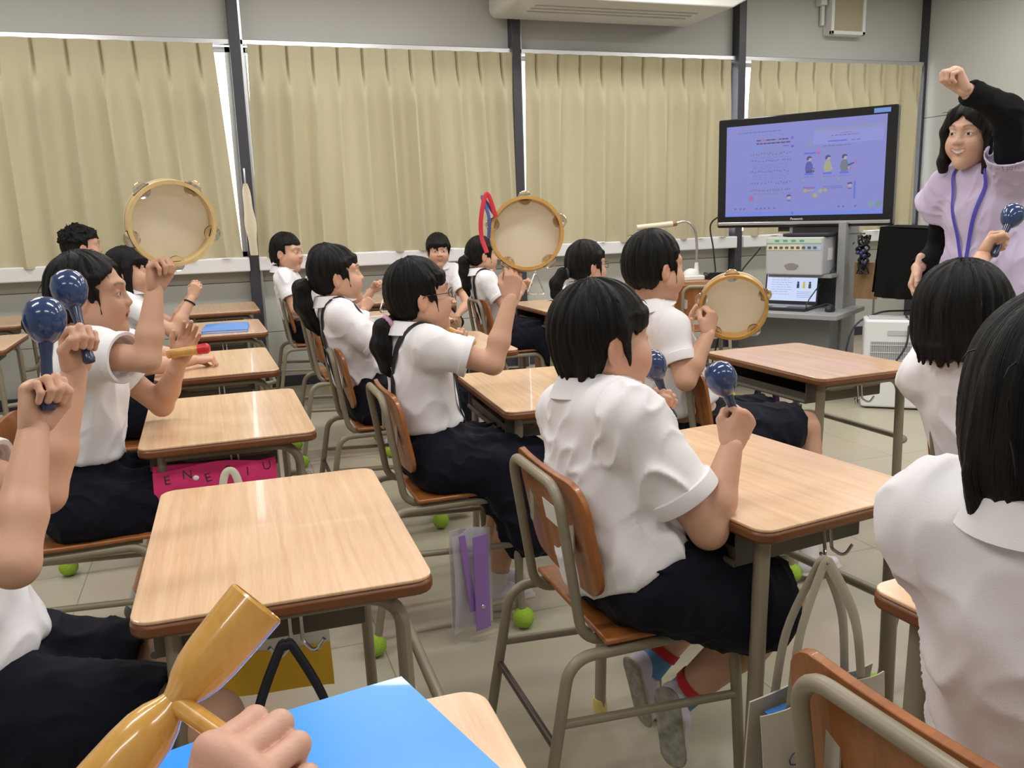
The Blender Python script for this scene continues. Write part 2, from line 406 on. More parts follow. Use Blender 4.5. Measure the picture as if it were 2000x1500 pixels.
# printed notice on the front wall
pn = tag(empty('printed_notice', (FX-.004, 5.42, 1.42)), 'white printed notice with rows of black marks pinned to the grey wall behind the teacher', 'notice')
MB().box((0, 0, 0), (.004, .36, .66)).build('sheet', mat('paper', srgb(236, 236, 236), .7), pn, smooth=False)
mb = MB()
for r_ in range(15):
    for c2 in range(3):
        if rnd.random() < .9: mb.box((-.003, .13-.11*c2-rnd.uniform(0, .02), .29-.041*r_), (.002, rnd.uniform(.03, .085), .012))
mb.build('print', mat('black print', (.02, .02, .025), .7), pn, smooth=False)
# ---------------------------------------------------------------- school desks and chairs
m_frame = mat('beige grey enamel', srgb(142, 133, 113), .38, var=(9, .12))
m_tray = mat('dark steel tray', srgb(92, 86, 74), .5)
m_top = wood_mat('light woodgrain laminate', srgb(226, 192, 158), srgb(208, 168, 132), (16, .5, 1), 5, .22, .2)
m_edge = mat('brown desk edge', srgb(120, 72, 40), .35, var=(20, .2))
m_ply = wood_mat('orange brown plywood', srgb(168, 104, 54), srgb(128, 74, 34), (3, 10, 1.5), 2.5, .35, .2)
m_plyedge = wood_mat('plywood edge', srgb(196, 118, 58), srgb(150, 84, 38), (2, 2, 60), 3, .45)
m_sticker = mat('white sticker', srgb(228, 226, 220), .6)
m_cap = mat('yellow rubber foot', srgb(214, 196, 116), .6)
m_ball = mat('tennis ball felt', srgb(158, 196, 62), .95, bump=(300, .6), var=(30, .15))
m_steel = mat('bright steel', (.6, .6, .58), .25, metal=.9)
DH = .68
def make_desk():
    root = empty('school_desk', (0, 0, 0))
    MB().prism(rrect(.450, .650, .032), DH-.006, DH).build('desktop', m_top, root, smooth=False, bev=.002)
    MB().prism(rrect(.454, .654, .034), DH-.028, DH-.0055).build('edge_band', m_edge, root, bev=.006)
    tr = MB()
    x0, x1, y1, z0, z1 = -.205, .12, .232, .578, .652
    tr.box(((x0+x1)/2, 0, z0), (x1-x0, 2*y1, .004)); tr.box((x1, 0, (z0+z1)/2), (.004, 2*y1, z1-z0))
    for s in (-1, 1): tr.box(((x0+x1)/2, s*y1, (z0+z1)/2), (x1-x0, .004, z1-z0))
    tr.tube([(x0, -y1, z0+.004), (x0, y1, z0+.004)], .007, 8); tr.box((x0+.012, 0, z0+.016), (.003, 2*y1, .03))
    tr.build('book_tray', [m_tray], root, smooth=False)
    for s in (-1, 1):
        MB().prism([(-.15, .652), (.14, .652), (.14, .632), (.10, .612), (-.11, .612), (-.15, .632)], -.004, .004, M=np.array([[1, 0, 0], [0, 0, 1], [0, 1, 0]]), t=(0, s*.243, 0)).build('side_plate', m_frame, root, smooth=False, bev=.002)
        lf = MB().tube([(-.19, s*.268, .018), (-.178, s*.268, .40), (-.172, s*.268, .652)], .0155, 12, flat=(.0125, .018), up=vec(0, 1, 0)).build('leg', m_frame, root)
        MB().lathe([(.0, 0), (.018, 0), (.0185, .012), (.0165, .034), (.0, .034)], 14, t=(-.1905, s*.268, 0)).build('foot_cap', m_cap, lf)
        lr = MB().tube(fillet([(.19, s*.268, .018), (.178, s*.268, .638), (-.165, s*.268, .638)], .06, 8), .0155, 12, flat=(.0125, .018), up=vec(0, 1, 0)).build('leg', m_frame, root)
        MB().lathe([(.0, 0), (.018, 0), (.0185, .012), (.0165, .034), (.0, .034)], 14, t=(.1905, s*.268, 0)).build('foot_cap', m_cap, lr)
        hk = fillet([(.0, s*.25, .63), (.0, s*.258, .575), (-.02, s*.274, .560), (-.035, s*.280, .585)], .012, 4)
        hk2 = fillet([(.018, s*.25, .63), (.018, s*.258, .575), (.035, s*.274, .560), (.05, s*.280, .585)], .012, 4)
        MB().tube(hk, .0035, 8).tube(hk2, .0035, 8).build('bag_hook', m_steel, root)
    MB().tube(fillet([(.184, -.268, .40), (.245, -.25, .40), (.245, .25, .40), (.184, .268, .40)], .05, 7), .011, 12).build('front_rail', m_frame, root)
    return root
DESKS = [
 (.061, 1.574, -.017, 'large clear desk whose edge the golden wooden block overlaps'),
 (-.017, 2.62, .015, 'desk under the elbow of the person raising the clear tambourine'),
 (-.045, 3.66, .03, 'desk with two bare forearms resting on its top'),
 (-.02, 4.86, .03, 'desk carrying a blue file, second from the window sill'),
 (.0, 6.02, .02, 'bare desk closest to the window sill beside the dark post'),
 (.03, .585, 0, 'desk with the large blue file, closest to the camera'),
 (-1.22, 4.87, .02, 'bare desk cut by the frame edge, nearer of two behind the blue maracas'),
 (-1.36, 6.0, .02, 'bare desk cut by the frame edge, under the sill'),
 (.986, 2.589, -.043, 'desk in front of the person with the pink hair tie'),
 (1.039, 1.554, .139, 'turned desk before the boy shaking two blue maracas, canvas tote hanging on it'),
 (.95, 3.68, -.02, 'desk partly hidden behind the raised tambourine with the red ribbon'),
 (.98, 4.86, 0, 'desk with open sheets of paper beside two hands playing a triangle'),
 (.90, 6.02, 0, 'desk with papers nearest the sill in front of the boy in a polo shirt'),
 (1.13, .66, .10, 'desk whose rounded corner peeks past the white polo back closest to the camera'),
 (2.039, 2.604, .051, 'empty desk with a clear top closest to the laptop cart'),
 (1.98, 4.88, .02, 'desk in front of the thin long ponytail behind the red-ribbon tambourine'),
]
desk0 = make_desk()
for i, (x, y, a, lab) in enumerate(DESKS):
    o = desk0 if i == 0 else copy_tree(desk0)
    o.location = (x, y, 0); o.rotation_euler = (0, 0, a); tag(o, lab, 'desk', 'school desks in the classroom rows')

def make_chair():
    root = empty('school_chair', (0, 0, 0))
    # backrest: curved plywood leaning with the uprights
    def lean(z): return -.205+(.745-z)*.19
    W, Z0, Z1 = .36, .52, .752
    out = rrect(W, Z1-Z0, .055, 6)
    def sheet(off):
        return [(lean(Z0+(Z1-Z0)/2+v)+.016+off+.35*u*u, u, (Z0+Z1)/2+v) for u, v in out]
    nu = len(out); mb = MB()
    rows = []
    NU, NV = 17, 17
    def bp(u, v, off):
        vv = -.5*math.cos(PI*v)*(Z1-Z0); r = .055; e = (Z1-Z0)/2-r; hw = W/2
        if abs(vv) > e: hw = W/2-r+math.sqrt(max(0, r*r-(abs(vv)-e)**2))
        y = (u*2-1)*hw; z = (Z0+Z1)/2+vv
        return (lean(z)+.018+off+.42*y*y, y, z)
    mb.grid(lambda u, v: bp(u, v, 0), NU, NV, .012)
    bk = mb.build('backrest', m_ply, root, bev=.003)
    for s in (-1, 1): MB().prism(rrect(.022, .09, .010, 4), -.0015, .0015, M=np.array([[0, 0, 1], [1, 0, 0], [0, 1, 0]]), t=(lean(.64)+.015, s*.108, .64)).build('mounting_plate', mat('grey plate', srgb(176, 170, 156), .4), bk)
    MB().box((lean(.655)+.0105, -.02, .655), (.001, .075, .045), rot=rotm('Y', -.19)).build('sticker', m_sticker, bk, smooth=False)
    mb = MB()
    def seat(u, v):
        x = -.135+.335*u; y = (v*2-1)*(.185-.012*u*u); return (x, y, .445-.010*math.sin(PI*min(1, u*1.1))*(1-(v*2-1)**2)-.018*max(0, (u-.85)/.15)**2)
    mb.grid(seat, 14, 11, .012); mb.build('seat', m_ply, root, bev=.004)
    MB().tube(fillet([(.13, -.13, .425), (-.160, -.13, .425), (-.207, -.13, .742), (-.207, .13, .742), (-.160, .13, .425), (.13, .13, .425)], .05, 7), .0106, 12).build('back_frame', m_frame, root)
    for s in (-1, 1):
        a = MB().tube(fillet([(-.275, s*.178, .03), (-.205, s*.172, .420), (0, s*.170, .420)], .055, 7), .0115, 12).build('leg', m_frame, root)
        MB().sphere((-.281, s*.1785, .033), .033, 16, 10).build('tennis_ball', m_ball, a)
        a = MB().tube(fillet([(0, s*.170, .420), (.152, s*.170, .420), (.172, s*.178, .03)], .055, 7), .0115, 12).build('leg', m_frame, root)
        MB().sphere((.1735, s*.1785, .033), .033, 16, 10).build('tennis_ball', m_ball, a)
        MB().tube([(-.228, s*.174, .29), (.158, s*.174, .27)], .009, 10).build('stretcher', m_frame, root)
    MB().tube([(-.236, -.174, .24), (-.236, .174, .24)], .008, 10).build('stretcher', mat('dark brown enamel', srgb(70, 60, 50), .35), root)
    return root
CHAIRS = [
 (.76, 1.53, 0, 'chair under the boy in a white polo shaking two blue maracas'),
 (.61, 2.46, 0, 'chair behind the suspender pupil with a pink hair tie'),
 (.585, 3.38, 0, 'chair behind the suspender pupil with a white hair tie'),
 (.60, 4.50, 0, 'chair of the triangle player half hidden between two pupils'),
 (.57, 5.78, 0, 'chair under the boy in a polo by the dark post'),
 (.78, .605, .08, 'chair with scuffed backrest nearest the camera, before a white polo back'),
 (1.55, 2.42, 0, 'chair under the pupil with a tambourine held low, beside the empty desk'),
 (1.72, 3.62, 0, 'chair of the pupil with a low ponytail ahead of the boy with maracas'),
 (1.62, 4.85, 0, 'chair of the person with the thin long ponytail behind the red-ribbon tambourine'),
 (1.78, 1.42, .06, 'chair with white tape patches under the pupil raising a fist before the teacher'),
 (-.42, 1.50, 0, 'chair of the pupil cut by the frame edge, arms raised with maracas'),
 (-.385, 2.475, 0, 'chair with worn seat edge under the pupil holding the clear tambourine'),
 (-.33, 3.46, 0, 'chair hidden behind the pupil with the clear tambourine, forearms on its desk'),
 (-.42, 4.68, 0, 'chair of the long-haired pupil wearing a black wrist band'),
 (-.74, 5.72, 0, 'chair of the boy with tousled hair near the sill'),
 (1.42, 5.92, -1.75, 'chair of the boy facing the camera under the sill'),
]
ch0 = make_chair()
for i, (x, y, a, lab) in enumerate(CHAIRS):
    o = ch0 if i == 0 else copy_tree(ch0)
    o.location = (x, y, 0); o.rotation_euler = (0, 0, a); tag(o, lab, 'chair', 'pupils\' school chairs')
    if 'tape' in lab:
        for dy, z, w_, h_ in ((-.01, .665, .05, .05), (.10, .565, .05, .035)):
            MB().box((-.205+(.745-z)*.19+.0105+.42*dy*dy, dy, z), (.002, w_, h_), rot=rotm('Y', -.19)).build('tape_patch', m_sticker, o, smooth=False)

# ---------------------------------------------------------------- television, cart and what is on it
TVR = math.atan2(-.833, .553)
tvloc = (3.784, 4.96)
def tvw(lx, ly, z): return (tvloc[0]+.553*lx+.833*ly, tvloc[1]-.833*lx+.553*ly, z)
m_black = mat('glossy black plastic', (.012, .012, .014), .12)
m_mblack = mat('matt black plastic', (.02, .02, .022), .5)
m_grey = mat('grey steel cart', srgb(150, 151, 153), .45)
m_screen = mat('lit lavender screen', srgb(130, 132, 200), .4, emit=1.12)
def em(name, c, s=1.1): return mat(name, srgb(*c), .5, emit=s)
tv = empty('television', tvw(0, 0, 1.09), TVR); tag(tv, 'large flat television with a black frame showing a lavender textbook page', 'television')
MB().prism(rrect(1.19, .745, .012), -.06, .0, M=np.array([[1, 0, 0], [0, 0, -1], [0, 1, 0]]), t=(0, -.03, .3725)).build('case', m_black, tv, smooth=False, bev=.006)
sw, sh, szc = 1.065, .615, .385
MB().box((0, -.0315, szc), (sw, .004, sh)).build('screen', m_screen, tv, smooth=False)
MB().box((0, -.036, .028), (1.165, .02, .022)).build('trim_strip', mat('silver trim', (.55, .56, .58), .25, metal=.8), tv, smooth=False, bev=.004)
M_UP = np.array([[1, 0, 0], [0, 0, -1], [0, 1, 0]])
text('brand_lettering', 'Panasonic', .022, M_UP, (-.02, -.0325, .055), mat('silver lettering', (.8, .8, .82), .3), tv)
MB().box((.50, -.032, .716), (.10, .003, .028)).build('sticker', em('blue sticker', (120, 160, 235), .8), tv, smooth=False)  # sticker is no lamp; its brightness is put in as emission
scr = [c for c in tv.children if c.name.startswith('screen')][0]
# page content, drawn as thin lit shapes on the screen; u,v in 0..1 from the upper corner
def page(parent, sw, sh, cx, y, zc, k=1.0, pre='screen'):
    cols = {}
    def put(key, c, V, F):
        if key not in cols: cols[key] = (MB(), c)
        cols[key][0].add(V, F)
    def P(u, v, d=0): return (cx+(u-.5)*sw, y-.0012-d, zc+(.5-v)*sh)
    def quad(key, c, u0, v0, u1, v1, d=0): put(key, c, [P(u0, v1, d), P(u1, v1, d), P(u1, v0, d), P(u0, v0, d)], [(0, 1, 2, 3)])
    def disc(key, c, u, v, ru, d=0, asp=None, n=18):
        rv = ru*sw/sh if asp is None else asp
        put(key, c, [P(u+ru*math.cos(2*PI*i/n), v-rv*math.sin(2*PI*i/n), d) for i in range(n)], [tuple(range(n))])
    def poly(key, c, pts, d=0): put(key, c, [P(u, v, d) for u, v in pts], [tuple(range(len(pts)))[::-1]])
    ink, blu, lb, red, gry, gre, yel, skin, dk, gn = ('ink', (76, 78, 140)), ('blue', (62, 92, 214)), ('pale blue', (96, 150, 224)), ('red', (206, 78, 120)), ('grey', (136, 142, 170)), ('green', (110, 170, 140)), ('yellow', (176, 176, 84)), ('skin', (204, 168, 170)), ('dark', (34, 34, 60)), ('olive', (92, 104, 88))
    r2 = random.Random(3)
    quad(*lb, .13, .098, .57, .106); quad(*gry, .57, .085, .985, .12); quad('pane', (142, 146, 214), .57, .12, .985, .255); quad(*gry, .54, .20, .565, .27)
    quad(*gry, .54, .255, .985, .262); quad(*lb, .12, .884, .83, .893); quad('task', (104, 132, 226), 0, .955, 1, 1); quad(*blu, .66, .225, .775, .24, .0004)
    quad(*red, .73, .15, .80, .158, .0004); 
    for v0, u0, u1 in ((.172, .68, .84), (.075, .08, .36), (.23, .80, .86), (.275, .63, .80)):
        u = u0
        while u < u1: wv_ = r2.uniform(.008, .03); quad(*ink, u, v0, min(u+wv_, u1), v0+.008, .0004); u += wv_+.006
    # title and five systems of notation
    for v0 in (.165, .20):
        u = .205
        while u < .41: wv_ = r2.uniform(.012, .03); quad(*(red if v0 < .17 and r2.random() < .4 else dk), u, v0, u+wv_, v0+.014); u += wv_+.004
    disc(*blu, .437, .165, .009); quad(*lb, .19, .245, .25, .268); quad(*gry, .27, .25, .34, .262); disc('dot', (66, 60, 190), .44, .255, .008); quad(*ink, .38, .24, .415, .25)
    for v0, tx in ((.31, 1), (.385, 3), (.50, 3), (.625, 0), (.705, 1)):
        for ln in range(5): quad(*gry, .165, v0+ln*.0055, .445, v0+ln*.0055+.0016)
        u = .17
        while u < .44:
            disc(*ink, u, v0+r2.uniform(.002, .02), .0038, .0004); quad(*ink, u+.003, v0-.01, u+.0042, v0+.014, .0004); u += r2.uniform(.010, .02)
            if r2.random() < .15: u += .012
        for ln in range(tx):
            u = .185
            while u < .42: wv_ = r2.uniform(.015, .04); quad('fine', (112, 112, 176), u, v0+.045+ln*.02, u+wv_, v0+.052+ln*.02); u += wv_+r2.uniform(.004, .02)
    quad(*lb, .127, .29, .14, .345); quad(*gry, .131, .36, .137, .49)
    disc(*red, .178, .80, .016); disc(*lb, .15, .80, .009)
    for ln in range(3): quad(*gry, .205, .775+ln*.018, .305, .782+ln*.018); quad(*gry, .33, .78+ln*.018, .395, .787+ln*.018)
    for cu, cv in ((.428, .80), (.803, .695)):
        disc(*skin, cu, cv, .013); poly(*dk, [(cu-.016, cv), (cu-.013, cv-.025), (cu+.008, cv-.03), (cu+.017, cv-.005), (cu+.006, cv-.012), (cu-.008, cv-.008)], .0004); quad(*dk, cu-.013, cv+.033, cu+.013, cv+.04)
    # three musicians
    quad(*blu, .515, .335, .59, .352); disc(*red, .605, .342, .011)
    for cu, sh_c, arm in ((.55, ('indigo', (52, 56, 140)), 0), (.665, yel, 0), (.765, gn, 1)):
        disc(*skin, cu, .405, .014); poly(*dk, [(cu-.017, .415), (cu-.016, .385), (cu-.003, .372), (cu+.013, .38), (cu+.016, .395), (cu, .395), (cu-.008, .42)], .0004)
        poly(*sh_c, [(cu-.020, .445), (cu-.006, .428), (cu+.010, .432), (cu+.022, .47), (cu+.024, .53), (cu+.012, .55), (cu-.018, .55), (cu-.026, .50)])
        quad(*blu, cu-.028, .552, cu+.025, .572); disc(*skin, cu+.026, .515, .006, .0006)
        quad('fine', (112, 112, 176), cu-.03, .59, cu+.045, .596); disc(*gre, cu-.03, .625, .009)
        if arm: poly(*dk, [(cu+.02, .48), (cu+.055, .462), (cu+.06, .472), (cu+.022, .50)]); disc(*red, cu+.068, .455, .008); disc(*red, cu+.035, .52, .007)
    poly(*dk, [(.535, .53), (.565, .525), (.572, .55), (.53, .552)], .0006); quad(*dk, .572, .50, .583, .545, .0006)
    quad('plum', (150, 70, 150), .518, .70, .59, .716); disc(*lb, .607, .705, .011); disc(*yel, .53, .735, .012); quad(*yel, .535, .73, .585, .742)
    disc(*yel, .592, .79, .015); disc(*yel, .625, .745, .013); disc(*yel, .655, .735, .012)
    for ln in range(2): quad(*ink, .64, .70+ln*.016, .76, .705+ln*.016)
    for ln in range(4): quad(*gry, .52, .765+ln*.006, .78, .767+ln*.006)
    quad(*blu, .826, .655, .836, .84); 
    for u in (.07, .105, .13, .215, .245, .27, .30, .335, .74, .77, .84): disc(*ink, u, .915, .006)
    disc(*gre, .93, .90, .016); disc('leaf', (98, 150, 92), .975, .90, .016); disc('dot2', (40, 90, 230), .452, .975, .009); disc(*red, .482, .975, .006); quad(*lb, .94, .83, .965, .85)
    for key, (m_, c) in cols.items():
        c = tuple(int(.62*a_+.38*b_) for a_, b_ in zip(c, (130, 132, 200))) if k == 1.0 else c; o = m_.build('page_'+('print' if key in ('ink', 'fine', 'grey', 'dark') else 'figure'), em(pre+' '+key, c, 1.12*k), parent, smooth=False)
page(scr, sw, sh, 0, -.0335, szc)
# cart
ct = empty('television_cart', tvw(0, 0, 0), TVR); tag(ct, 'grey steel television cart with a lower shelf for the laptop', 'cart')
MB().box((.30, .07, .61), (.05, .30, 1.02)).build('side_panel', m_grey, ct, smooth=False, bev=.004)
MB().box((-.05, .10, .61), (.05, .22, 1.02)).build('side_panel', m_grey, ct, smooth=False, bev=.004)
MB().box((.13, .20, .60), (.36, .02, .98)).build('back_panel', m_grey, ct, smooth=False)
MB().box((.12, .06, 1.07), (.34, .16, .05)).box((.02, .02, 1.16), (.36, .03, .20)).build('mount', m_mblack, ct, smooth=False, bev=.004)
MB().prism(rrect(.86, .62, .015), .522, .552, t=(-.02, -.17, 0)).build('shelf', m_grey, ct, smooth=False, bev=.003)
MB().box((.08, -.06, .775), (.42, .34, .02)).build('shelf', m_grey, ct, smooth=False)
MB().box((.0, -.10, .32), (.62, .36, .40)).build('cabinet', mat('grey cabinet', srgb(120, 122, 124), .5), ct, smooth=False, bev=.004)
MB().box((.02, -.05, .085), (.78, .56, .05)).build('base', m_grey, ct, smooth=False, bev=.004)
for sx in (-.33, .37):
    for sy in (-.28, .18): MB().lathe([(0, -.012), (.03, -.012), (.03, .012), (0, .012)], 16, M=rotm('Y', PI/2), t=(sx, sy, .03)).build('castor', m_mblack, ct)
# document projector box on the cart shelf, stickers on its face
bx = empty('projector_box', tvw(.05, -.13, .785), TVR); tag(bx, 'grey box-shaped projector unit with rows of small stickers, on the cart above the laptop', 'projector')
m_lgrey = mat('light grey casing', srgb(186, 187, 190), .4)
MB().prism(rrect(.38, .28, .02), .0, .245).build('casing', m_lgrey, bx, smooth=False, bev=.008)
MB().box((.06, .0, .258), (.30, .20, .02)).build('lid', m_mblack, bx, smooth=False, bev=.006)
MB().box((0, -.1415, .222), (.36, .002, .03)).build('sticker_strip', mat('pale green strip', srgb(190, 214, 196), .5), bx, smooth=False)
MB().box((-.055, -.1415, .178), (.24, .002, .032)).build('sticker_strip', mat('cream strip', srgb(222, 218, 190), .5), bx, smooth=False)
MB().box((.125, -.1415, .178), (.11, .002, .032)).build('sticker_strip', mat('blue strip', srgb(170, 196, 224), .5), bx, smooth=False)
mb = MB()
for i in range(9): mb.prism(rrect(.022, .016, .004, 3), 0, .002, M=M_UP, t=(-.155+.037*i, -.1425, .178))
mb.build('icon', mat('dark icon', srgb(96, 96, 90), .5), bx, smooth=False)
mb = MB()
for i in range(4): mb.prism(rrect(.03, .012, .004, 3), 0, .002, M=M_UP, t=(-.11+.055*i, -.1425, .223))
mb.build('icon', mat('green icon', srgb(90, 170, 130), .5), bx, smooth=False)
MB().prism([(.045*math.cos(a)*(1+.12*math.sin(5*a)), .022*math.sin(a)) for a in np.linspace(0, 2*PI, 24)[:-1]], 0, .001, M=M_UP, t=(-.01, -.1415, .055)).build('worn_mark', mat('worn brown mark', srgb(142, 134, 126), .7), bx, smooth=False)
MB().box((.1915, .02, .13), (.002, .10, .08)).build('label_plate', m_sticker, bx, smooth=False)
# laptop
lp = empty('laptop', tvw(-.02, -.22, .552), TVR); tag(lp, 'open black laptop showing the same page as the television, on the cart shelf', 'laptop')
MB().prism(rrect(.37, .25, .012), 0, .022).build('base', m_mblack, lp, smooth=False, bev=.003)
MB().box((0, .02, .0225), (.33, .11, .002)).box((0, -.075, .0225), (.10, .06, .002)).build('keyboard', mat('silver keyboard', srgb(150, 152, 156), .5), lp, smooth=False)
Rl = rotm('X', -.16); lt = np.array((0, .118, .02))
def lid(p): return tuple(lt+Rl@np.array(p))
MB().add([lid(p) for p in [(x, y, z) for z in (0, .245) for y in (0, .012) for x in (-.185, .185)]], [(0, 2, 3, 1), (4, 5, 7, 6), (0, 1, 5, 4), (2, 6, 7, 3), (0, 4, 6, 2), (1, 3, 7, 5)]).build('lid', m_mblack, lp, smooth=False, bev=.003)
ls = MB().box((0, -.001, .125), (.345, .002, .205)).build('screen', em('laptop screen', (206, 220, 252), 1.1), lp, smooth=False); ls.location = tuple(lt); ls.rotation_euler = (-.16, 0, 0)
def mini(parent):
    mb, mg = MB(), MB(); r2 = random.Random(5)
    for v in range(9):
        x = -.14
        while x < -.02: w_ = r2.uniform(.01, .03); mb.box((x+w_/2, -.003, .195-.016*v), (w_, .001, .003)); x += w_+.006
    for v in range(4): mb.box((.09, -.003, .085-.012*v), (.10, .001, .003))
    mb.build('page_print', em('laptop print', (150, 160, 206), 1.1), parent, smooth=False)
    for i, c in enumerate(((60, 64, 120), (206, 190, 80), (70, 76, 70))):
        m2 = MB(); m2.box((.045+.04*i, -.003, .125), (.018, .001, .03)); m2.prism([(.008*math.cos(a), .008*math.sin(a)) for a in np.linspace(0, 2*PI, 13)[:-1]], -.0005, .0005, M=M_UP, t=(.045+.04*i, -.003, .148)); m2.build('page_figure', em('laptop figure %d' % i, c, 1.1), parent, smooth=False)
mini(ls)
mo = MB().sphere((0, 0, .0), (.03, .05, .032), 16, 10).build('computer_mouse', m_mblack, None, tvw(.30, -.26, .566), TVR); tag(mo, 'black computer mouse on the cart shelf beside the laptop', 'mouse')
def cable(name, pts, r, m, label, cat='cable'):
    o = MB().tube(smooth_path(pts, 7), r, 7).build(name, m, None); tag(o, label, cat); return o
cable('cable', [tvw(-.55, .05, 1.2), tvw(-.68, .05, 1.12), tvw(-.66, .05, .95), tvw(-.64, .06, .76)], .006, m_mblack, 'black cable looping down behind the television toward the document camera')
cable('cable', [tvw(.33, .1, .98), tvw(.16, -.30, .60), tvw(.28, -.25, .60), tvw(.32, -.24, .575)], .004, m_mblack, 'thin black mouse cable looping on the cart shelf')
cable('cable', [tvw(-.28, .0, .95), tvw(-.40, -.1, .75), tvw(-.50, -.05, .5), tvw(-.56, -.05, .3), tvw(-.60, -.1, .05)], .006, m_mblack, 'black cable running down beside the cart behind the low tambourine')
cable('power_cord', [(3.62, 4.30, .10), (3.70, 4.32, .45), (3.85, 4.28, .56), (4.02, 4.2, .575), (4.15, 4.12, .57)], .006, m_mblack, 'black power cord arching over the air purifier and down its side')
cable('power_cord', [(4.15, 4.15, .57), (3.92, 4.10, .572), (3.86, 4.02, .53), (3.82, 3.99, .40), (3.76, 4.02, .28)], .006, m_mblack, 'black power cord hanging down the face of the air purifier')
# bundle of hanging cords and a brown board at the cart's side
cb = empty('cord_bundle', tvw(.42, .0, .98), TVR); tag(cb, 'tangled bundle of dark cords hanging at the cart side beneath the television', 'cord')
mb = MB(); r3 = random.Random(4)
for i in range(9):
    a = r3.uniform(0, 6); mb.tube(smooth_path([(r3.uniform(-.04, .04), r3.uniform(-.03, .03), z) for z in np.linspace(.05, -.20, 7)], 5), .006, 6)
mb.build('cords', m_mblack, cb)
mb = MB()
for i in range(5): mb.sphere((r3.uniform(-.03, .04), -.04, r3.uniform(-.2, -.05)), .014, 8, 6)
mb.build('plugs', mat('blue plug', srgb(60, 62, 110), .4), cb)
MB().tube([(.0, .02, .06), (-.10, .02, .06)], .006, 6).build('hook', m_steel, cb)
bo = MB().box((0, 0, .115), (.15, .012, .24)).build('wooden_board', wood_mat('plain board', srgb(176, 140, 96), srgb(150, 116, 76), (4, 1, 1), 5, .5), None, tvw(.43, .05, .615), TVR); tag(bo, 'small brown wooden board hanging by the cart beneath the cord bundle', 'board')
st = empty('microphone_stand', (4.22, 4.72, 0)); tag(st, 'thin steel stand rising between the cart and the black draped instrument', 'stand')
MB().tube([(0, 0, .02), (0, 0, .86)], .009, 10).build('pole', m_steel, st)
MB().lathe([(0, 0), (.12, 0), (.12, .012), (.02, .025), (0, .025)], 20).build('base', m_steel, st)
# air purifier
ap = empty('air_purifier', (3.89, 4.13, 0), math.atan2(-.62, .78)); tag(ap, 'white air purifier with a grey slatted grille beside the black draped instrument', 'air purifier')
m_apw = mat('white appliance plastic', srgb(226, 228, 230), .35)
MB().prism(rrect(.40, .24, .03), .01, .545).build('body', m_apw, ap, smooth=False, bev=.012)
MB().box((-.03, -.121, .33), (.26, .004, .17), mi=0).build('grille_panel', mat('grey grille', srgb(150, 152, 154), .5), ap, smooth=False)
mb = MB()
for i in range(4): mb.box((-.03, -.125, .26+.045*i), (.26, .004, .006))
for i in range(22): mb.box((-.155+.0119*i, -.124, .33), (.003, .003, .17))
mb.build('grille_bars', mat('light grille bars', srgb(200, 202, 204), .5), ap, smooth=False)
MB().box((-.01, -.1215, .47), (.12, .006, .035)).build('handle', mat('recess grey', srgb(190, 192, 194), .4), ap, smooth=False, bev=.004)
MB().prism(rrect(.34, .18, .02), .545, .552).build('vent_top', mat('vent grey', srgb(188, 190, 192), .5), ap, smooth=False)
# black draped instrument
di = empty('draped_keyboard', (4.32, 3.98, 0), math.atan2(-.83, .55)); tag(di, 'tall wheeled keyboard instrument hidden under a black cloth with a pleated hem, behind the teacher', 'instrument')
m_cloth = mat('black drape cloth', (.007, .007, .0075), .95, spec=.1)
mb = MB()
def drape(side):
    def fn(u, v):
        x = -.52+1.04*u; fl = .02*math.sin(u*62)*max(0, v-.80)/.20; return (x+.012*math.sin(9*u), side*(.20+.05*v+fl+.012*math.sin(u*14+1)*v), 1.09-.42*v-.02*math.sin(5*u))
    return fn
mb.grid(drape(-1), 110, 14, .004); mb.grid(drape(1), 110, 14, .004)
mb.grid(lambda u, v: (-.52+1.04*u, -.2+.4*v, 1.09+.008*math.sin(9*u)-.02*math.sin(5*u)), 24, 6, .004)
for s in (-1, 1): mb.grid(lambda u, v, s=s: (s*(.52+.03*v)+.012*math.sin(30*u)*v, -.2+.4*u, 1.09-.40*v), 24, 10, .004)
mb.build('drape', m_cloth, di)
MB().box((0, 0, .86), (1.0, .36, .42)).build('case', m_mblack, di, smooth=False, bev=.01)
for s in (-.60, 1):
    lg = MB().box((s*.42, -.10, .37), (.06, .06, .60)).box((s*.42, 0, .085), (.05, .44, .05)).build('leg', m_mblack, di, smooth=False, bev=.006)
    for sy in (-.18, .18): MB().lathe([(0, -.012), (.028, -.012), (.028, .012), (0, .012)], 16, M=rotm('Y', PI/2), t=(s*.42, sy, .03)).build('castor', mat('brass castor', (.25, .19, .1), .35, metal=.7), lg)
# small table with document camera, chair behind
dt = empty('side_table', (3.10, 5.45, 0), -.25); tag(dt, 'low wooden table under the window sill carrying the document camera', 'table')
MB().prism(rrect(.66, .40, .02), .70, .735).build('tabletop', wood_mat('brown table', srgb(176, 136, 96), srgb(146, 106, 70), (1, 8, 1), 4, .4), dt, smooth=False, bev=.003)
MB().box((0, .02, .65), (.60, .34, .10)).build('drawer_box', m_tray, dt, smooth=False)
for sx in (-.29, .29):
    for sy in (-.16, .16): MB().tube([(sx, sy, 0), (sx, sy, .70)], .014, 10).build('leg', m_frame, dt)
oc = copy_tree(ch0); oc.location = (3.02, 4.99, 0); oc.rotation_euler = (0, 0, 1.15); tag(oc, 'empty orange-backed chair pushed in at the document camera table', 'chair', 'pupils\' school chairs')
dc = empty('document_camera', (3.24, 5.40, .735), -.2); tag(dc, 'document camera with a curved steel neck and a white horizontal arm on the side table', 'camera')
MB().prism(rrect(.17, .14, .02), 0, .03, t=(-.04, 0, 0)).build('base', m_white, dc, bev=.005)
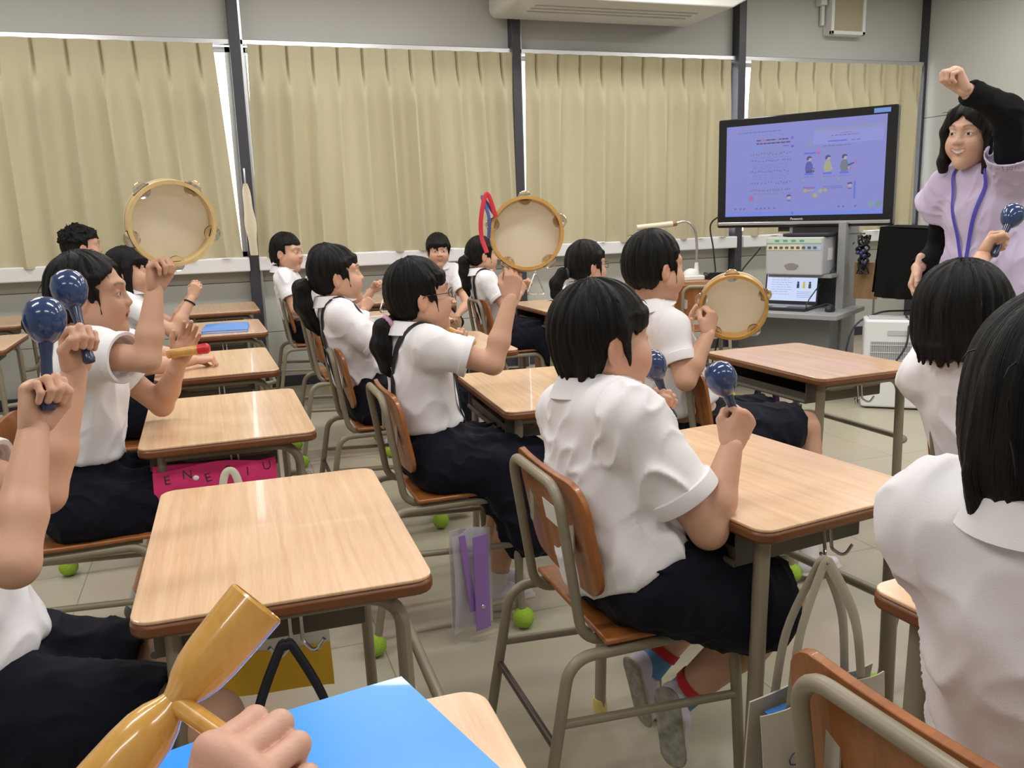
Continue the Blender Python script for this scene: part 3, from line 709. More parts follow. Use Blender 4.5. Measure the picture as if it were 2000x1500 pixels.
MB().sphere((-.04, 0, .03), (.06, .05, .05), 16, 10).lathe([(.02, 0), (.016, .05), (.012, .09)], 14, t=(0, 0, .03)).build('hub', m_white, dc)
MB().tube(smooth_path([(0, 0, .10), (.0, 0, .25), (-.02, 0, .36), (-.08, 0, .41), (-.16, 0, .40)], 7), .009, 10).build('neck', m_steel, dc)
MB().tube([(-.15, 0, .40), (-.19, 0, .395)], .018, 12).build('joint', mat('brown joint', srgb(150, 110, 80), .4), dc)
MB().tube([(-.18, 0, .397), (-.44, 0, .378)], .02, 12).build('arm', mat('cream arm', srgb(216, 208, 184), .4), dc)
dr = MB().prism(rrect(.15, .10, .012), 0, .05).build('black_box', m_black, None, (3.36, 5.34, .735), -.2, smooth=False, bev=.006); tag(dr, 'small black electronic box beside the document camera', 'device')
# ---------------------------------------------------------------- signed-distance modelling for people
f32 = np.float32
def _h(ix, iy, iz, s):
    n = (ix*374761393+iy*668265263+iz*1274126177+s*974634777) & 0xffffffff
    n = ((n ^ (n >> 13))*1274126177) & 0xffffffff
    return ((n ^ (n >> 16)) & 0xffff)/65535.0
def vnoise(P, seed=0):
    P = np.asarray(P, np.float64); I = np.floor(P).astype(np.int64); f = P-I; u = f*f*(3-2*f); r = 0
    for dx in (0, 1):
        for dy in (0, 1):
            for dz in (0, 1):
                w_ = (u[:, 0] if dx else 1-u[:, 0])*(u[:, 1] if dy else 1-u[:, 1])*(u[:, 2] if dz else 1-u[:, 2])
                r = r+w_*_h(I[:, 0]+dx, I[:, 1]+dy, I[:, 2]+dz, seed)
    return r
class SDF:
    def __init__(s, lo, hi, h):
        s.lo = np.array(lo, float); s.h = h; s.n = (np.ceil((np.array(hi)-s.lo)/h)+1).astype(int)
        s.D = np.full(s.n, .25, f32); s.ax = [(s.lo[i]+h*np.arange(s.n[i])).astype(f32) for i in range(3)]
    def sub(s, lo, hi):
        a = np.clip(np.floor((np.array(lo)-s.lo)/s.h).astype(int), 0, s.n); b = np.clip(np.ceil((np.array(hi)-s.lo)/s.h).astype(int)+1, 0, s.n)
        sl = tuple(slice(a[i], b[i]) for i in range(3))
        return sl, s.ax[0][sl[0]][:, None, None], s.ax[1][sl[1]][None, :, None], s.ax[2][sl[2]][None, None, :]
    def op(s, sl, d, k, o):
        D = s.D[sl]
        if D.size == 0: return s
        d = d.astype(f32)
        if o == 'u':
            r = np.minimum(D, d)
            if k > 0: h = np.maximum(k-np.abs(D-d), 0); r -= h*h*(.25/k)
        else:                                   # subtract d
            e = -d; r = np.maximum(D, e)
            if k > 0: h = np.maximum(k-np.abs(D-e), 0); r += h*h*(.25/k)
        s.D[sl] = r; return s
    def cap(s, a, b, ra, rb, k=.02, o='u', end=None, start=None, sq=None):
        """tapered capsule; end/start: flat cuts at b/a; sq=(axis, factor) flattens across axis"""
        a, b = np.array(a, float), np.array(b, float); m = max(ra, rb)*1.05+k+3*s.h
        sl, X, Y, Z = s.sub(np.minimum(a, b)-m, np.maximum(a, b)+m)
        ba = b-a; L2 = max(ba@ba, 1e-12); px, py, pz = X-a[0], Y-a[1], Z-a[2]
        t = (px*ba[0]+py*ba[1]+pz*ba[2])/L2; tc = np.clip(t, 0, 1); qx, qy, qz = px-tc*ba[0], py-tc*ba[1], pz-tc*ba[2]
        if sq is not None:
            n_, f = nrm(sq[0]), sq[1]; w_ = (qx*n_[0]+qy*n_[1]+qz*n_[2])*(1/f-1); qx, qy, qz = qx+w_*n_[0], qy+w_*n_[1], qz+w_*n_[2]
        d = np.sqrt(qx*qx+qy*qy+qz*qz)-(ra+(rb-ra)*tc)
        if sq is not None: d = d*min(1, sq[1])**.5
        L = math.sqrt(L2)
        if end is not None: d = np.maximum(d, (t-1)*L-end)
        if start is not None: d = np.maximum(d, -t*L-start)
        return s.op(sl, d, k, o)
    def chain(s, pts, rs, k=.02):
        for i in range(len(pts)-1): s.cap(pts[i], pts[i+1], rs[i], rs[i+1], k)
        return s
    def ell(s, c, r, M=None, k=.02, o='u'):
        c, r = np.array(c, float), np.array(r, float); m = max(r)+k+3*s.h
        sl, X, Y, Z = s.sub(c-m, c+m); px, py, pz = X-c[0], Y-c[1], Z-c[2]
        if M is None: M = np.eye(3)
        q = [(px*M[0][i]+py*M[1][i]+pz*M[2][i]) for i in range(3)]
        k0 = np.sqrt(sum((q[i]/r[i])**2 for i in range(3))); k1 = np.sqrt(sum((q[i]/r[i]**2)**2 for i in range(3)))
        return s.op(sl, np.where(k0 < 1e-3, -min(r), k0*(k0-1)/np.maximum(k1, 1e-6)), k, o)
    def cut(s, fn, k=.006, lo=None, hi=None):
        """remove where fn(X,Y,Z)<0"""
        sl, X, Y, Z = s.sub(s.lo if lo is None else lo, s.lo+s.h*s.n if hi is None else hi)
        d = fn(X, Y, Z)+0*X+0*Y+0*Z
        return s.op(sl, d, k, 's')
    def plane(s, p, n, k=.004):
        p, n = np.array(p, float), nrm(n)
        return s.cut(lambda X, Y, Z: -((X-p[0])*n[0]+(Y-p[1])*n[1]+(Z-p[2])*n[2]), k)
    def value(s, P):
        q = (np.asarray(P)-s.lo)/s.h; q = np.clip(q, 0, s.n-1.001); i = np.floor(q).astype(int); f = q-i; r = 0
        for dx in (0, 1):
            for dy in (0, 1):
                for dz in (0, 1):
                    w_ = (f[:, 0] if dx else 1-f[:, 0])*(f[:, 1] if dy else 1-f[:, 1])*(f[:, 2] if dz else 1-f[:, 2])
                    r = r+w_*s.D[np.minimum(i[:, 0]+dx, s.n[0]-1), np.minimum(i[:, 1]+dy, s.n[1]-1), np.minimum(i[:, 2]+dz, s.n[2]-1)]
        return r
    def grad(s, P):
        e = s.h*1.5; P = np.asarray(P, float); g = np.stack([s.value(P+e*np.eye(3)[i])-s.value(P-e*np.eye(3)[i]) for i in range(3)], 1)
        return g/np.maximum(np.linalg.norm(g, axis=1, keepdims=True), 1e-6)
    def project(s, P, off=0, it=8):
        P = np.array(P, float)
        for _ in range(it): P = P-s.grad(P)*np.clip(s.value(P)-off, -.03, .03)[:, None]
        return P
    def mesh(s, sm=1):
        D = s.D; n = D.shape; ins = D < 0
        cnt = np.zeros((n[0]-1, n[1]-1, n[2]-1), np.int8)
        offs = [(a, b, c) for a in (0, 1) for b in (0, 1) for c in (0, 1)]
        for a, b, c in offs: cnt += ins[a:n[0]-1+a, b:n[1]-1+b, c:n[2]-1+c]
        act = (cnt > 0) & (cnt < 8); idx = np.argwhere(act)
        if len(idx) == 0: return np.zeros((0, 3)), np.zeros((0, 4), np.int32)
        ids = np.full(act.shape, -1, np.int32); ids[act] = np.arange(len(idx))
        v = {o: D[idx[:, 0]+o[0], idx[:, 1]+o[1], idx[:, 2]+o[2]] for o in offs}
        acc = np.zeros((len(idx), 3)); num = np.zeros(len(idx))
        for o0 in offs:
            for ax in range(3):
                if o0[ax]: continue
                o1 = list(o0); o1[ax] = 1; o1 = tuple(o1); d0, d1 = v[o0], v[o1]; cr = (d0 < 0) != (d1 < 0)
                t = np.where(cr, d0/np.where(cr, d0-d1, 1), 0); p = np.tile(np.array(o0, float), (len(idx), 1)); p[:, ax] = t
                acc += p*cr[:, None]; num += cr
        V = s.lo+s.h*(idx+acc/num[:, None]); Fs = []
        for ax in range(3):
            b_, c_ = (ax+1) % 3, (ax+2) % 3
            s0 = [slice(None)]*3; s1 = [slice(None)]*3; s0[ax] = slice(0, n[ax]-1); s1[ax] = slice(1, n[ax])
            for q in (s0, s1):
                q[b_] = slice(1, n[b_]-1); q[c_] = slice(1, n[c_]-1)
            A, B = ins[tuple(s0)], ins[tuple(s1)]; e = np.argwhere(A != B)
            if len(e) == 0: continue
            flip = A[e[:, 0], e[:, 1], e[:, 2]]
            base = e.copy(); base[:, b_] += 1; base[:, c_] += 1
            def cid(db, dc):
                q = base.copy(); q[:, b_] -= db; q[:, c_] -= dc; return ids[q[:, 0], q[:, 1], q[:, 2]]
            q = np.stack([cid(1, 1), cid(0, 1), cid(0, 0), cid(1, 0)], 1); q[~flip] = q[~flip][:, ::-1]; Fs.append(q)
        F = np.vstack(Fs)
        for _ in range(sm):
            a = F.ravel(); b2 = np.roll(F, -1, 1).ravel(); d2 = np.roll(F, 1, 1).ravel()
            S = np.stack([np.bincount(a, V[b2, i]+V[d2, i], len(V)) for i in range(3)], 1); c = np.bincount(a, minlength=len(V))*2
            V = .5*V+.5*S/np.maximum(c, 1)[:, None]
        return V, F.astype(np.int32)
def normals(V, F):
    a, b, c, d = (V[F[:, i]] for i in range(4)); fn = np.cross(c-a, d-b)
    N_ = np.stack([np.bincount(F.ravel(), np.repeat(fn[:, i], 4), len(V)) for i in range(3)], 1)
    return N_/np.maximum(np.linalg.norm(N_, axis=1, keepdims=True), 1e-12)
def colmesh(name, V, F, col, m, parent, loc0, smooth=True):
    me = fast_mesh(name, V-loc0, F, None, smooth)
    if col is not None:
        at = me.attributes.new('Col', 'FLOAT_COLOR', 'POINT'); cc = np.ones((len(V), 4), f32); cc[:, :3] = col
        if len(me.vertices) == len(V): at.data.foreach_set('color', cc.ravel())
    return link(name, me, m, parent)
def sstep(x, a, b):
    t = np.clip((x-a)/(b-a), 0, 1); return t*t*(3-2*t)

m_skin = mat('skin', (.6, .36, .25), .48, attr=True, spec=.4, bump=(500, .06))
m_hair = mat('black hair', (.016, .013, .012), .42, spec=.24, attr=True)
m_shirt = mat('white school shirt', srgb(232, 230, 234), .8, bump=(700, .12), sheen=.15, spec=.2)
m_navy = mat('navy uniform cloth', srgb(17, 18, 30), .88, bump=(500, .15), sheen=.04, spec=.15)
m_strap = mat('navy strap', srgb(20, 20, 32), .7)
m_shoe = mat('canvas shoe', (.8, .8, .8), .7, attr=True, bump=(300, .15))
m_sock = mat('white sock', srgb(214, 212, 216), .9)
# hair with a soft strand bump along the flow stored on the mesh
def hair_nodes():
    nt = m_hair.node_tree; N = nt.nodes; L = nt.links; b = N['Principled BSDF']
    a = N.new('ShaderNodeAttribute'); a.attribute_name = 'flow'; n = N.new('ShaderNodeTexNoise'); n.inputs['Scale'].default_value = 1.0; n.inputs['Detail'].default_value = 4
    L.new(a.outputs['Vector'], n.inputs['Vector']); bp = N.new('ShaderNodeBump'); bp.inputs['Strength'].default_value = 1.0; bp.inputs['Distance'].default_value = .005
    L.new(n.outputs['Fac'], bp.inputs['Height']); L.new(bp.outputs[0], b.inputs['Normal'])
hair_nodes()
def hairobj(name, V, F, flow, col, parent, loc0):
    o = colmesh(name, V, F, np.tile(np.array(col), (len(V), 1)), m_hair, parent, loc0)
    at = o.data.attributes.new('flow', 'FLOAT_VECTOR', 'POINT')
    if len(o.data.vertices) == len(V): at.data.foreach_set('vector', np.asarray(flow, f32).ravel())
    return o

# ---------------------------------------------------------------- head (local: x right, y forward, z up, origin between the ears)
def head_local(h, mouth='closed', adult=False, chub=0):
    g = SDF((-.10, -.125, -.17), (.10, .13, .14), h)
    g.ell((0, -.013, .035), (.0735, .0925, .0865), k=.01)
    w_ = 1+.10*chub
    g.ell((0, .022, -.030), (.060*w_, .064, .070), k=.03)
    for s in (-1, 1):
        g.cap((s*.055*w_, -.005, -.045), (s*.012, .058, -.094), .019+.004*chub, .017, k=.03)
        g.ell((s*.036*w_, .052, -.036), (.029+.005*chub, .031, .033+.004*chub), k=.035)
        g.cap((s*.014, .082, .030), (s*.044, .065, .030), .008, .007, k=.026)
    g.ell((0, .063, -.094), (.019, .018, .016), k=.02)
    for s in (-1, 1): g.ell((s*.032, .099, .007), (.016, .016, .009), k=.022, o='s')
    for s in (-1, 1): g.ell((s*.031, .071, .0065), (.0155, .0135, .012), k=.008)
    g.cap((0, .081, .010), (0, .0965, -.020), .0065, .0090, k=.016)
    for s in (-1, 1): g.ell((s*.0115, .0905, -.0225), (.0085, .009, .007), k=.008)
    g.cap((0, .082, -.03), (0, .0845, -.048), .008, .008, k=.012)
    lw = .030 if mouth == 'smile' else .021
    for s in (-1, 1):
        up_ = .009 if mouth == 'smile' else 0
        g.cap((0, .0875, -.051), (s*lw, .074, -.0515+up_), .0052, .003, k=.006); g.cap((0, .086, -.060), (s*lw*.9, .0735, -.0565+up_), .006, .003, k=.006)
    if mouth == 'open': g.ell((0, .092, -.0555), (.014, .018, .0055), k=.003, o='s')
    if mouth == 'smile': g.ell((0, .0945, -.0530), (.0235, .0135, .0050), k=.003, o='s')
    for s in (-1, 1):
        M = rotm('Z', s*.35)@rotm('X', -.15)
        g.ell((s*.077*(1+.04*chub), -.010, -.006), (.0085, .019, .031), M, k=.008); g.ell((s*.085*(1+.04*chub), -.004, -.002), (.006, .010, .019), M, k=.006, o='s')
    g.cap((0, -.018, -.05), (0, -.020, -.108), .046, .044, k=.03)
    V, F = g.mesh(1)
    return V, F
def paint_head(V, base, mouth, lash=1.0):
    col = np.tile(np.array(base), (len(V), 1)); x, y, z = V.T; ax = np.abs(x); fr = y > .05
    def blend(m_, c): col[:] = col*(1-m_[:, None])+np.array(c)*m_[:, None]
    blush = np.exp(-(((ax-.042)/.022)**2+((z+.032)/.02)**2))*fr*.35; blend(blush, np.array(base)*np.array([1.02, .78, .76]))
    ear = sstep(ax, .070, .078)*.35; blend(ear, np.array(base)*np.array([1.0, .72, .66]))
    brow = np.exp(-(((z-.031-.004*np.sin((ax-.014)/.036*PI))/.0034)**2))*sstep(ax, .012, .018)*(1-sstep(ax, .046, .052))*fr; blend(np.clip(brow*.75, 0, .7), (.05, .035, .028))
    e = ((ax-.031)/.0130)**2+((z-.0065)/.0048)**2; eye = (e < 1.0)*fr
    blend(eye.astype(float), (.72, .70, .68))
    iris = ((ax-.031)**2+(z-.0065)**2 < .0058**2)*eye; blend(iris.astype(float), (.012, .008, .007))
    lid = np.exp(-((np.sqrt(np.maximum(e, 0))-1.05)/.13)**2)*(z > .0060)*fr; blend(np.clip(lid*lash, 0, 1), (.02, .014, .012))
    up_ = .010*(ax/.030)**1.6 if mouth == 'smile' else 0; lw = .031 if mouth == 'smile' else .022
    lip = np.exp(-((z+.0555-up_)/.0085)**4)*(1-sstep(ax, lw*.85, lw*1.05))*(y > .062); blend(lip*.75, (.50, .16, .14))
    if mouth == 'open':
        inn = (((x)/.0135)**2+((z+.0555)/.0052)**2 < 1)*(y > .055); blend(inn.astype(float), (.10, .02, .02))
    if mouth == 'smile':
        inn = (((x)/.0245)**2+((z+.0535-.006*(ax/.024)**2)/.0048)**2 < 1)*(y > .055); blend(inn.astype(float), (.85, .83, .80))
    nos = np.exp(-(((ax-.008)/.0035)**2+((z+.030)/.003)**2))*(y > .078); blend(nos*.6, np.array(base)*.35)
    return col

# ---------------------------------------------------------------- hair
def hair_local(style, h, seed=0):
    rg = random.Random(seed); g = SDF((-.13, -.16, -.21), (.13, .14, .165), h); tails = []
    def quadrant(zc, yc): return lambda X, Y, Z: np.maximum(Z-zc+0*X, yc-Y+0*X)
    if style in ('short', 'bowl', 'messy', 'nape'):
        full = style in ('bowl', 'nape')
        r = (.088, .107, .101) if full else (.083, .102, .099)
        g.ell((0, -.014, .036), r, k=.01)
        g.ell((0, -.044, -.012), (.074, .066, .064 if not full else .072), k=.03)
        if style == 'nape': g.ell((0, -.048, -.045), (.066, .058, .062), k=.03)
        if full:
            for s in (-1, 1): g.cap((s*.066, .012, .03), (s*.066, .020, -.032), .020, .013, k=.02)
        zb = .030 if full else .052
        g.cut(quadrant(zb, .030 if full else .020), .010)
        for s in (-1, 1):
            if style == 'nape': g.ell((s*.093, .0, -.028), (.030, .024, .028), k=.010, o='s')
            else: g.ell((s*.092, -.006, -.016), (.030, .026, .034), k=.010, o='s')
        g.cut(lambda X, Y, Z: Z+.062+.25*(Y+.08)+0*X if style != 'nape' else Z+.088+.10*(Y+.05)+0*X, .008)
        if full:
            for i in range(15):
                a = -1.15+2.3*i/14+rg.uniform(-.05, .05); x, y = .078*math.sin(a), -.012+.100*math.cos(a)
                g.cap((x*.95, y*.96, .058), (x*1.0, y*.975, zb-rg.uniform(.0, .018)), .0110, .0035, k=.008)
        if style == 'messy':
            for i in range(90):
                d = nrm(vec(rg.gauss(0, 1), rg.gauss(-.3, 1), abs(rg.gauss(.5, .7)))); p = vec(0, -.014, .036)+d*vec(.078, .097, .094)
                t = nrm(d+.9*vec(rg.gauss(0, 1), rg.gauss(-.2, 1), rg.gauss(0, .6))); g.cap(p, p+t*rg.uniform(.012, .030), .011, .0025, k=.012)
        else:
            for i in range(16):
                a = rg.uniform(.9, 2*PI-.9); x, y = .070*math.sin(a), -.030+.075*math.cos(a)
                zt = -.055-.25*(y+.08) if style != 'nape' else -.080
                if y < -.02: g.cap((x, y, zt+.03), (x*.96, y*.97, zt-.012), .010, .003, k=.006)
    elif style in ('pony', 'lowpony', 'bun', 'tied'):
        g.ell((0, -.014, .035), (.082, .101, .097), k=.01); g.ell((0, -.042, -.010), (.072, .066, .058), k=.03)
        for s in (-1, 1): g.cap((s*.066, .028, .055), (s*.070, .024, .004), .012, .006, k=.015)
        g.cut(quadrant(.036, .034) if style != 'tied' else (lambda X, Y, Z: np.maximum(Z-.078+5.0*X*X+.28*np.abs(X)+0*Y, .030-Y+0*X+0*Z)), .010)
        for s in (-1, 1): g.ell((s*.092, .0, -.018), (.030, .024, .030), k=.010, o='s')
        g.cut(lambda X, Y, Z: Z+.058+.20*(Y+.08)+0*X, .008)
        for i in range(13):
            a = -.95+1.9*i/12+rg.uniform(-.04, .04); x, y = .074*math.sin(a), -.012+.097*math.cos(a)
            if style != 'tied': g.cap((x*.94, y*.95, .066), (x*.985, y*.965, .028-rg.uniform(.0, .016)), .0095, .003, k=.008)
        for s in (-1, 1): g.cap((s*.068, .033, .02), (s*.071, .038, -.045), .006, .002, k=.006)
    elif style == 'long':
        g.ell((0, -.014, .035), (.086, .104, .099), k=.01); g.cap((0, -.045, .0), (0, -.060, -.20), .078, .062, k=.03)
        for s in (-1, 1): g.cap((s*.070, .0, .02), (s*.072, .0, -.16), .024, .02, k=.02)
        g.cut(quadrant(.036, .026), .010)
        for i in range(13):
            a = -.95+1.9*i/12; x, y = .076*math.sin(a), -.012+.1*math.cos(a); g.cap((x*.95, y*.96, .062), (x*1.03, y, .030-rg.uniform(0, .012)), .012, .004, k=.008)
    elif style == 'bob':
        g.ell((0, -.014, .037), (.089, .106, .102), k=.01); g.ell((0, -.025, -.035), (.090, .086, .115), k=.02)
        for s in (-1, 1): g.chain([(s*.050, .062, .075), (s*.080, .042, .01), (s*.083, .040, -.09), (s*.078, .042, -.125)], [.020, .020, .022, .018], k=.02)
        g.cut(lambda X, Y, Z: np.maximum(np.maximum(Z-.072+.9*np.abs(X)+0*Y, .025-Y+0*X+0*Z), np.abs(X)-.066+0*Y+0*Z), .012)
        g.cut(lambda X, Y, Z: Z+.128+0*X+.15*Y, .012)
        g.ell((0, .02, -.10), (.062, .075, .09), k=.015, o='s')
    V, F = g.mesh(1)
    # comb strands away from the crown
    Nn = normals(V, F); v = V-np.array([0, -.03, .128]); az = np.arctan2(v[:, 0], v[:, 1]); R_ = np.linalg.norm(v, axis=1)
    c = np.stack([np.cos(az), np.sin(az)], 1); lo_ = np.clip((.02-V[:, 2])/.05, 0, 1)
    az2 = np.arctan2(V[:, 0], V[:, 1]+.015); c2 = np.stack([np.cos(az2), np.sin(az2)], 1); cc = c*(1-lo_)[:, None]+c2*lo_[:, None]
    n1 = vnoise(np.concatenate([cc*7, R_[:, None]*9], 1), seed)-.5; n2 = vnoise(np.concatenate([cc*19, R_[:, None]*14], 1), seed+3)-.5
    V = V+Nn*(n1*.009+n2*.005)[:, None]
    flow = np.concatenate([cc*70, R_[:, None]*20], 1)
    return V, F, flow

def tail_mesh(pts, rs, h, seed=0):
    pts = [np.array(p, float) for p in pts]; P = np.array(pts); m = max(rs)+.02
    g = SDF(P.min(0)-m, P.max(0)+m, h); g.chain(pts, rs, k=.012); V, F = g.mesh(1); Nn = normals(V, F)
    # nearest segment frame for strand direction
    best = None; ang = np.zeros(len(V)); al = np.zeros(len(V)); bd = np.full(len(V), 9.); L0 = 0
    for i in range(len(pts)-1):
        a, b = pts[i], pts[i+1]; t = np.clip(((V-a)@(b-a))/((b-a)@(b-a)), 0, 1); q = V-(a+t[:, None]*(b-a)); d = np.linalg.norm(q, axis=1); M = frame_from(b-a, vec(1, .2, .1))
        u = d < bd; bd[u] = d[u]; ang[u] = np.arctan2(q@M[:, 1], q@M[:, 0])[u]; al[u] = (L0+t*np.linalg.norm(b-a))[u]; L0 += np.linalg.norm(b-a)
    c = np.stack([np.cos(ang), np.sin(ang)], 1)
    V = V+Nn*((vnoise(np.concatenate([c*4, al[:, None]*10], 1), seed)-.5)*.008)[:, None]
    return V, F, np.concatenate([c*24, al[:, None]*20], 1)

# ---------------------------------------------------------------- hands (local: x thumb side, y fingers, z back of the hand; adult size)
def hand_local(h, curl=(1, 1, 1, 1), thumb=1.0, spread=0.0, forearm=.05):
    g = SDF((-.075, -.07, -.095), (.10, .215, .04), h)
    kn = [(.028, .082, 0), (.0095, .087, .002), (-.0095, .083, .001), (-.027, .074, -.002)]
    ln = [(.040, .025, .021), (.044, .028, .022), (.041, .026, .022), (.032, .020, .019)]
    rd = [.0095, .0098, .0093, .0082]
    g.cap((0, -forearm, 0), (0, .006, 0), .0235, .0225, k=.01, sq=((0, 0, 1), .82))
    for i in range(4):
        a = (.018-.012*i, .006, -.001); g.cap(a, kn[i], .0145, .0125, k=.016, sq=((0, 0, 1), .9))
    g.ell((.022, .032, -.012), (.017, .030, .015), rotm('Z', -.35), k=.014); g.ell((-.022, .035, -.008), (.013, .032, .014), k=.012)
    for i in range(4):
        c = curl[i] if not np.isscalar(curl) else curl; p = np.array(kn[i], float); sp = spread*(1.5-i)*.13*(1-.7*c); ang = .10
        for j, (fl, mxa) in enumerate(zip(ln[i], (1.35, 1.65, 1.0))):
            ang += mxa*c; d = vec(math.sin(sp)*math.cos(ang), math.cos(sp)*math.cos(ang), -math.sin(ang)); d[0] += -.05*(1.5-i)*c*(j > 0)
            q = p+nrm(d)*fl; g.cap(p, q, rd[i]*(1.0-.06*j), rd[i]*(.93-.07*j), k=.0035 if j or c > .5 else .007); p = q
    op = [(.022, .012, -.010), (.046, .046, -.016), (.062, .074, -.020), (.070, .098, -.020)]
    cl = [(.022, .012, -.012), (.043, .048, -.030), (.030, .074, -.050), (.008, .080, -.056)]
    T = [np.array(a)*(1-thumb)+np.array(b)*thumb for a, b in zip(op, cl)]
    g.cap(T[0], T[1], .0145, .0125, k=.012); g.cap(T[1], T[2], .0118, .0105, k=.004); g.cap(T[2], T[3], .0105, .0085, k=.004)
    V, F = g.mesh(1); return V, F

def ik(S, W, l1, l2, hint):
    S, W = np.array(S, float), np.array(W, float); d = W-S; L = np.linalg.norm(d)
    if L > (l1+l2)*.995: k = L/(l1+l2)/.995; l1, l2 = l1*k, l2*k
    a = (l1*l1-l2*l2+L*L)/(2*L); hh = math.sqrt(max(0, l1*l1-a*a)); u = d/L; hv = np.array(hint, float); hv = hv-u*(hv@u)
    return S+u*a+nrm(hv)*hh

def folds(V, N_, amp, seed, sc=(1, 1, .45), mask=None):
    w_ = np.stack([vnoise(V*7, seed+k) for k in range(3)], 1)-.5; th = .5
    U = V@rotm('X', .45).T; U2 = V@rotm('Y', -.5).T
    a = vnoise(U*np.array(sc)*15+w_*2.2, seed+5); b = vnoise(U2*np.array(sc)*26+w_*2.0, seed+9); c = vnoise(V*9, seed+13)
    cr = (1-np.abs(2*a-1))**2.5*1.1*sstep(c, .25, .7)+(1-np.abs(2*b-1))**2.5*.55*sstep(1-c, .25, .7)
    r = (cr-.35)*amp*1.5
    if mask is not None: r = r*mask
    return V+N_*r[:, None]

SKIN = (.60, .345, .235)
PEOPLE = []
def person(sp):
    s = sp.get('s', 1.0); hs = sp.get('hs', .93); near = sp.get('q', 1)            # q: 0 far,1 mid,2 near
    hb = (.011, .008, .0065)[near]; hh = (.0042, .0032, .0026)[near]; hc = (.0095, .007, .0052)[near]; hr = (.0048, .0036, .0029)[near]
    base = np.array(sp.get('skin', SKIN)); wf = sp.get('wf', 1.0)
    P = np.array(sp['pel'], float); Hc = np.array(sp['head'], float); yaw = math.radians(sp.get('yaw', 0))
    f = vec(math.cos(yaw), math.sin(yaw), 0); floor_loc = np.array([P[0], P[1], 0.0])
    hy, hp, hro = (math.radians(a) for a in (sp.get('hyaw', sp.get('yaw', 0)), sp.get('hpitch', 0), sp.get('hroll', 0)))
    Rh = rotm('Z', hy-PI/2)@rotm('X', hp)@rotm('Y', hro)           # columns: right, forward, up
    upH, fwH = Rh[:, 2], Rh[:, 1]
    N = Hc-upH*.108*hs-fwH*.028*hs if 'neck' not in sp else np.array(sp['neck'], float)
    us = nrm(N-P); rt = nrm(np.cross(f, us)); fw = np.cross(us, rt); Ms = np.stack([rt, fw, us], 1)
    ch = P+(N-P)*.66+fw*.0; ab = P+(N-P)*.33-fw*sp.get('slump', .01)
    sh_c = N-us*.050*s-fw*.005; S = {}
    for sd, sg in (('R', 1), ('L', -1)):
        S[sd] = sh_c+rt*sg*.138*s*wf+np.array(sp.get('sh'+sd, (0, 0, 0)), float)
    arms = {}
    for sd in 'RL':
        a = sp.get('arm'+sd)
        if a is None:
            sg = 1 if sd == 'R' else -1
            a = dict(w=S[sd]+f*.22-rt*sg*.02+vec(0, 0, -.22), hint=(-f[0]*.2+rt[0]*sg*.4, -f[1]*.2+rt[1]*sg*.4, -1), d=(f[0], f[1], -.1), n=(0, 0, -1), curl=.35, thumb=.3)
        W = np.array(a['w'], float)
        E = np.array(a['e'], float) if 'e' in a else ik(S[sd], W, .235*s, .205*s, a.get('hint', (0, 0, -1)))
        arms[sd] = dict(a, w=W, e=E)
    sit = sp.get('sit', True)
    legs = {}
    for sd, sg in (('R', 1), ('L', -1)):
        hip = P+rt*sg*.075*s-vec(0, 0, .01)
        if sit:
            kn = np.array(sp['kn'+sd], float) if 'kn'+sd in sp else hip+f*.33*s+rt*sg*.015+vec(0, 0, .0)
            an = np.array(sp['an'+sd], float) if 'an'+sd in sp else np.array([kn[0]-f[0]*.05, kn[1]-f[1]*.05, .075])
        else:
            kn = np.array([hip[0]+f[0]*.02, hip[1]+f[1]*.02, P[2]*.53]); an = np.array([hip[0]-f[0]*.01, hip[1]-f[1]*.01, .08])
        legs[sd] = (hip, kn, an)
    r_ = lambda v: v*s*sp.get('girth', 1.0)
    # ---- body
    pts = np.array([P, Hc, N]+[S[d] for d in 'RL']+[arms[d]['e'] for d in 'RL']+[arms[d]['w'] for d in 'RL']+[x for d in 'RL' for x in legs[d]])
    g = SDF(pts.min(0)-.16, pts.max(0)+.16, hb)
    g.ell(P, (r_(.125), r_(.10), r_(.10)), Ms, k=.03); g.ell(ab, (r_(.112), r_(.085), r_(.13)), Ms, k=.05); g.ell(ch, (r_(.125)*wf, r_(.088), r_(.135)), Ms, k=.05)
    for sd in 'RL': g.cap(N-us*.034, S[sd], r_(.040), r_(.042), k=.035)
    g.cap(N-us*.04, Hc-upH*.06*hs-fwH*.022*hs, .048*hs, .046*hs, k=.02)
    for sd in 'RL':
        A = arms[sd]; E, W = A['e'], A['w']; d = nrm(W-E)
        if not A.get('hide'):
            g.cap(S[sd], E, r_(.043), r_(.035), k=.015); g.cap(E, E+(W-E)*.35, r_(.034), r_(.036), k=.012); g.cap(E+(W-E)*.35, W, r_(.036), .0215*s*sp.get('hk', 1.0)*1.06, k=.012)
        hip, kn, an = legs[sd]
        g.cap(hip, kn, r_(.075), r_(.052), k=.02); g.cap(kn, kn+(an-kn)*.35, r_(.049), r_(.050), k=.02); g.cap(kn+(an-kn)*.35, an, r_(.050), r_(.033), k=.02)
    V, F = g.mesh(1); cols = [np.tile(base, (len(V), 1))*(1+.10*(vnoise(V*9, 3)-.5))[:, None]]; Vs, Fs = [V], [F]; nv = len(V)
    # ---- head
    Vh, Fh = head_local(hh, sp.get('mouth', 'closed'), chub=sp.get('chub', 0)); cols.append(paint_head(Vh, base, sp.get('mouth', 'closed')))
    Vs.append((Vh*hs)@Rh.T+Hc); Fs.append(Fh+nv); nv += len(Vh)
    # ---- hands
    hk = .80*s*sp.get('hk', 1.0); hands = {}
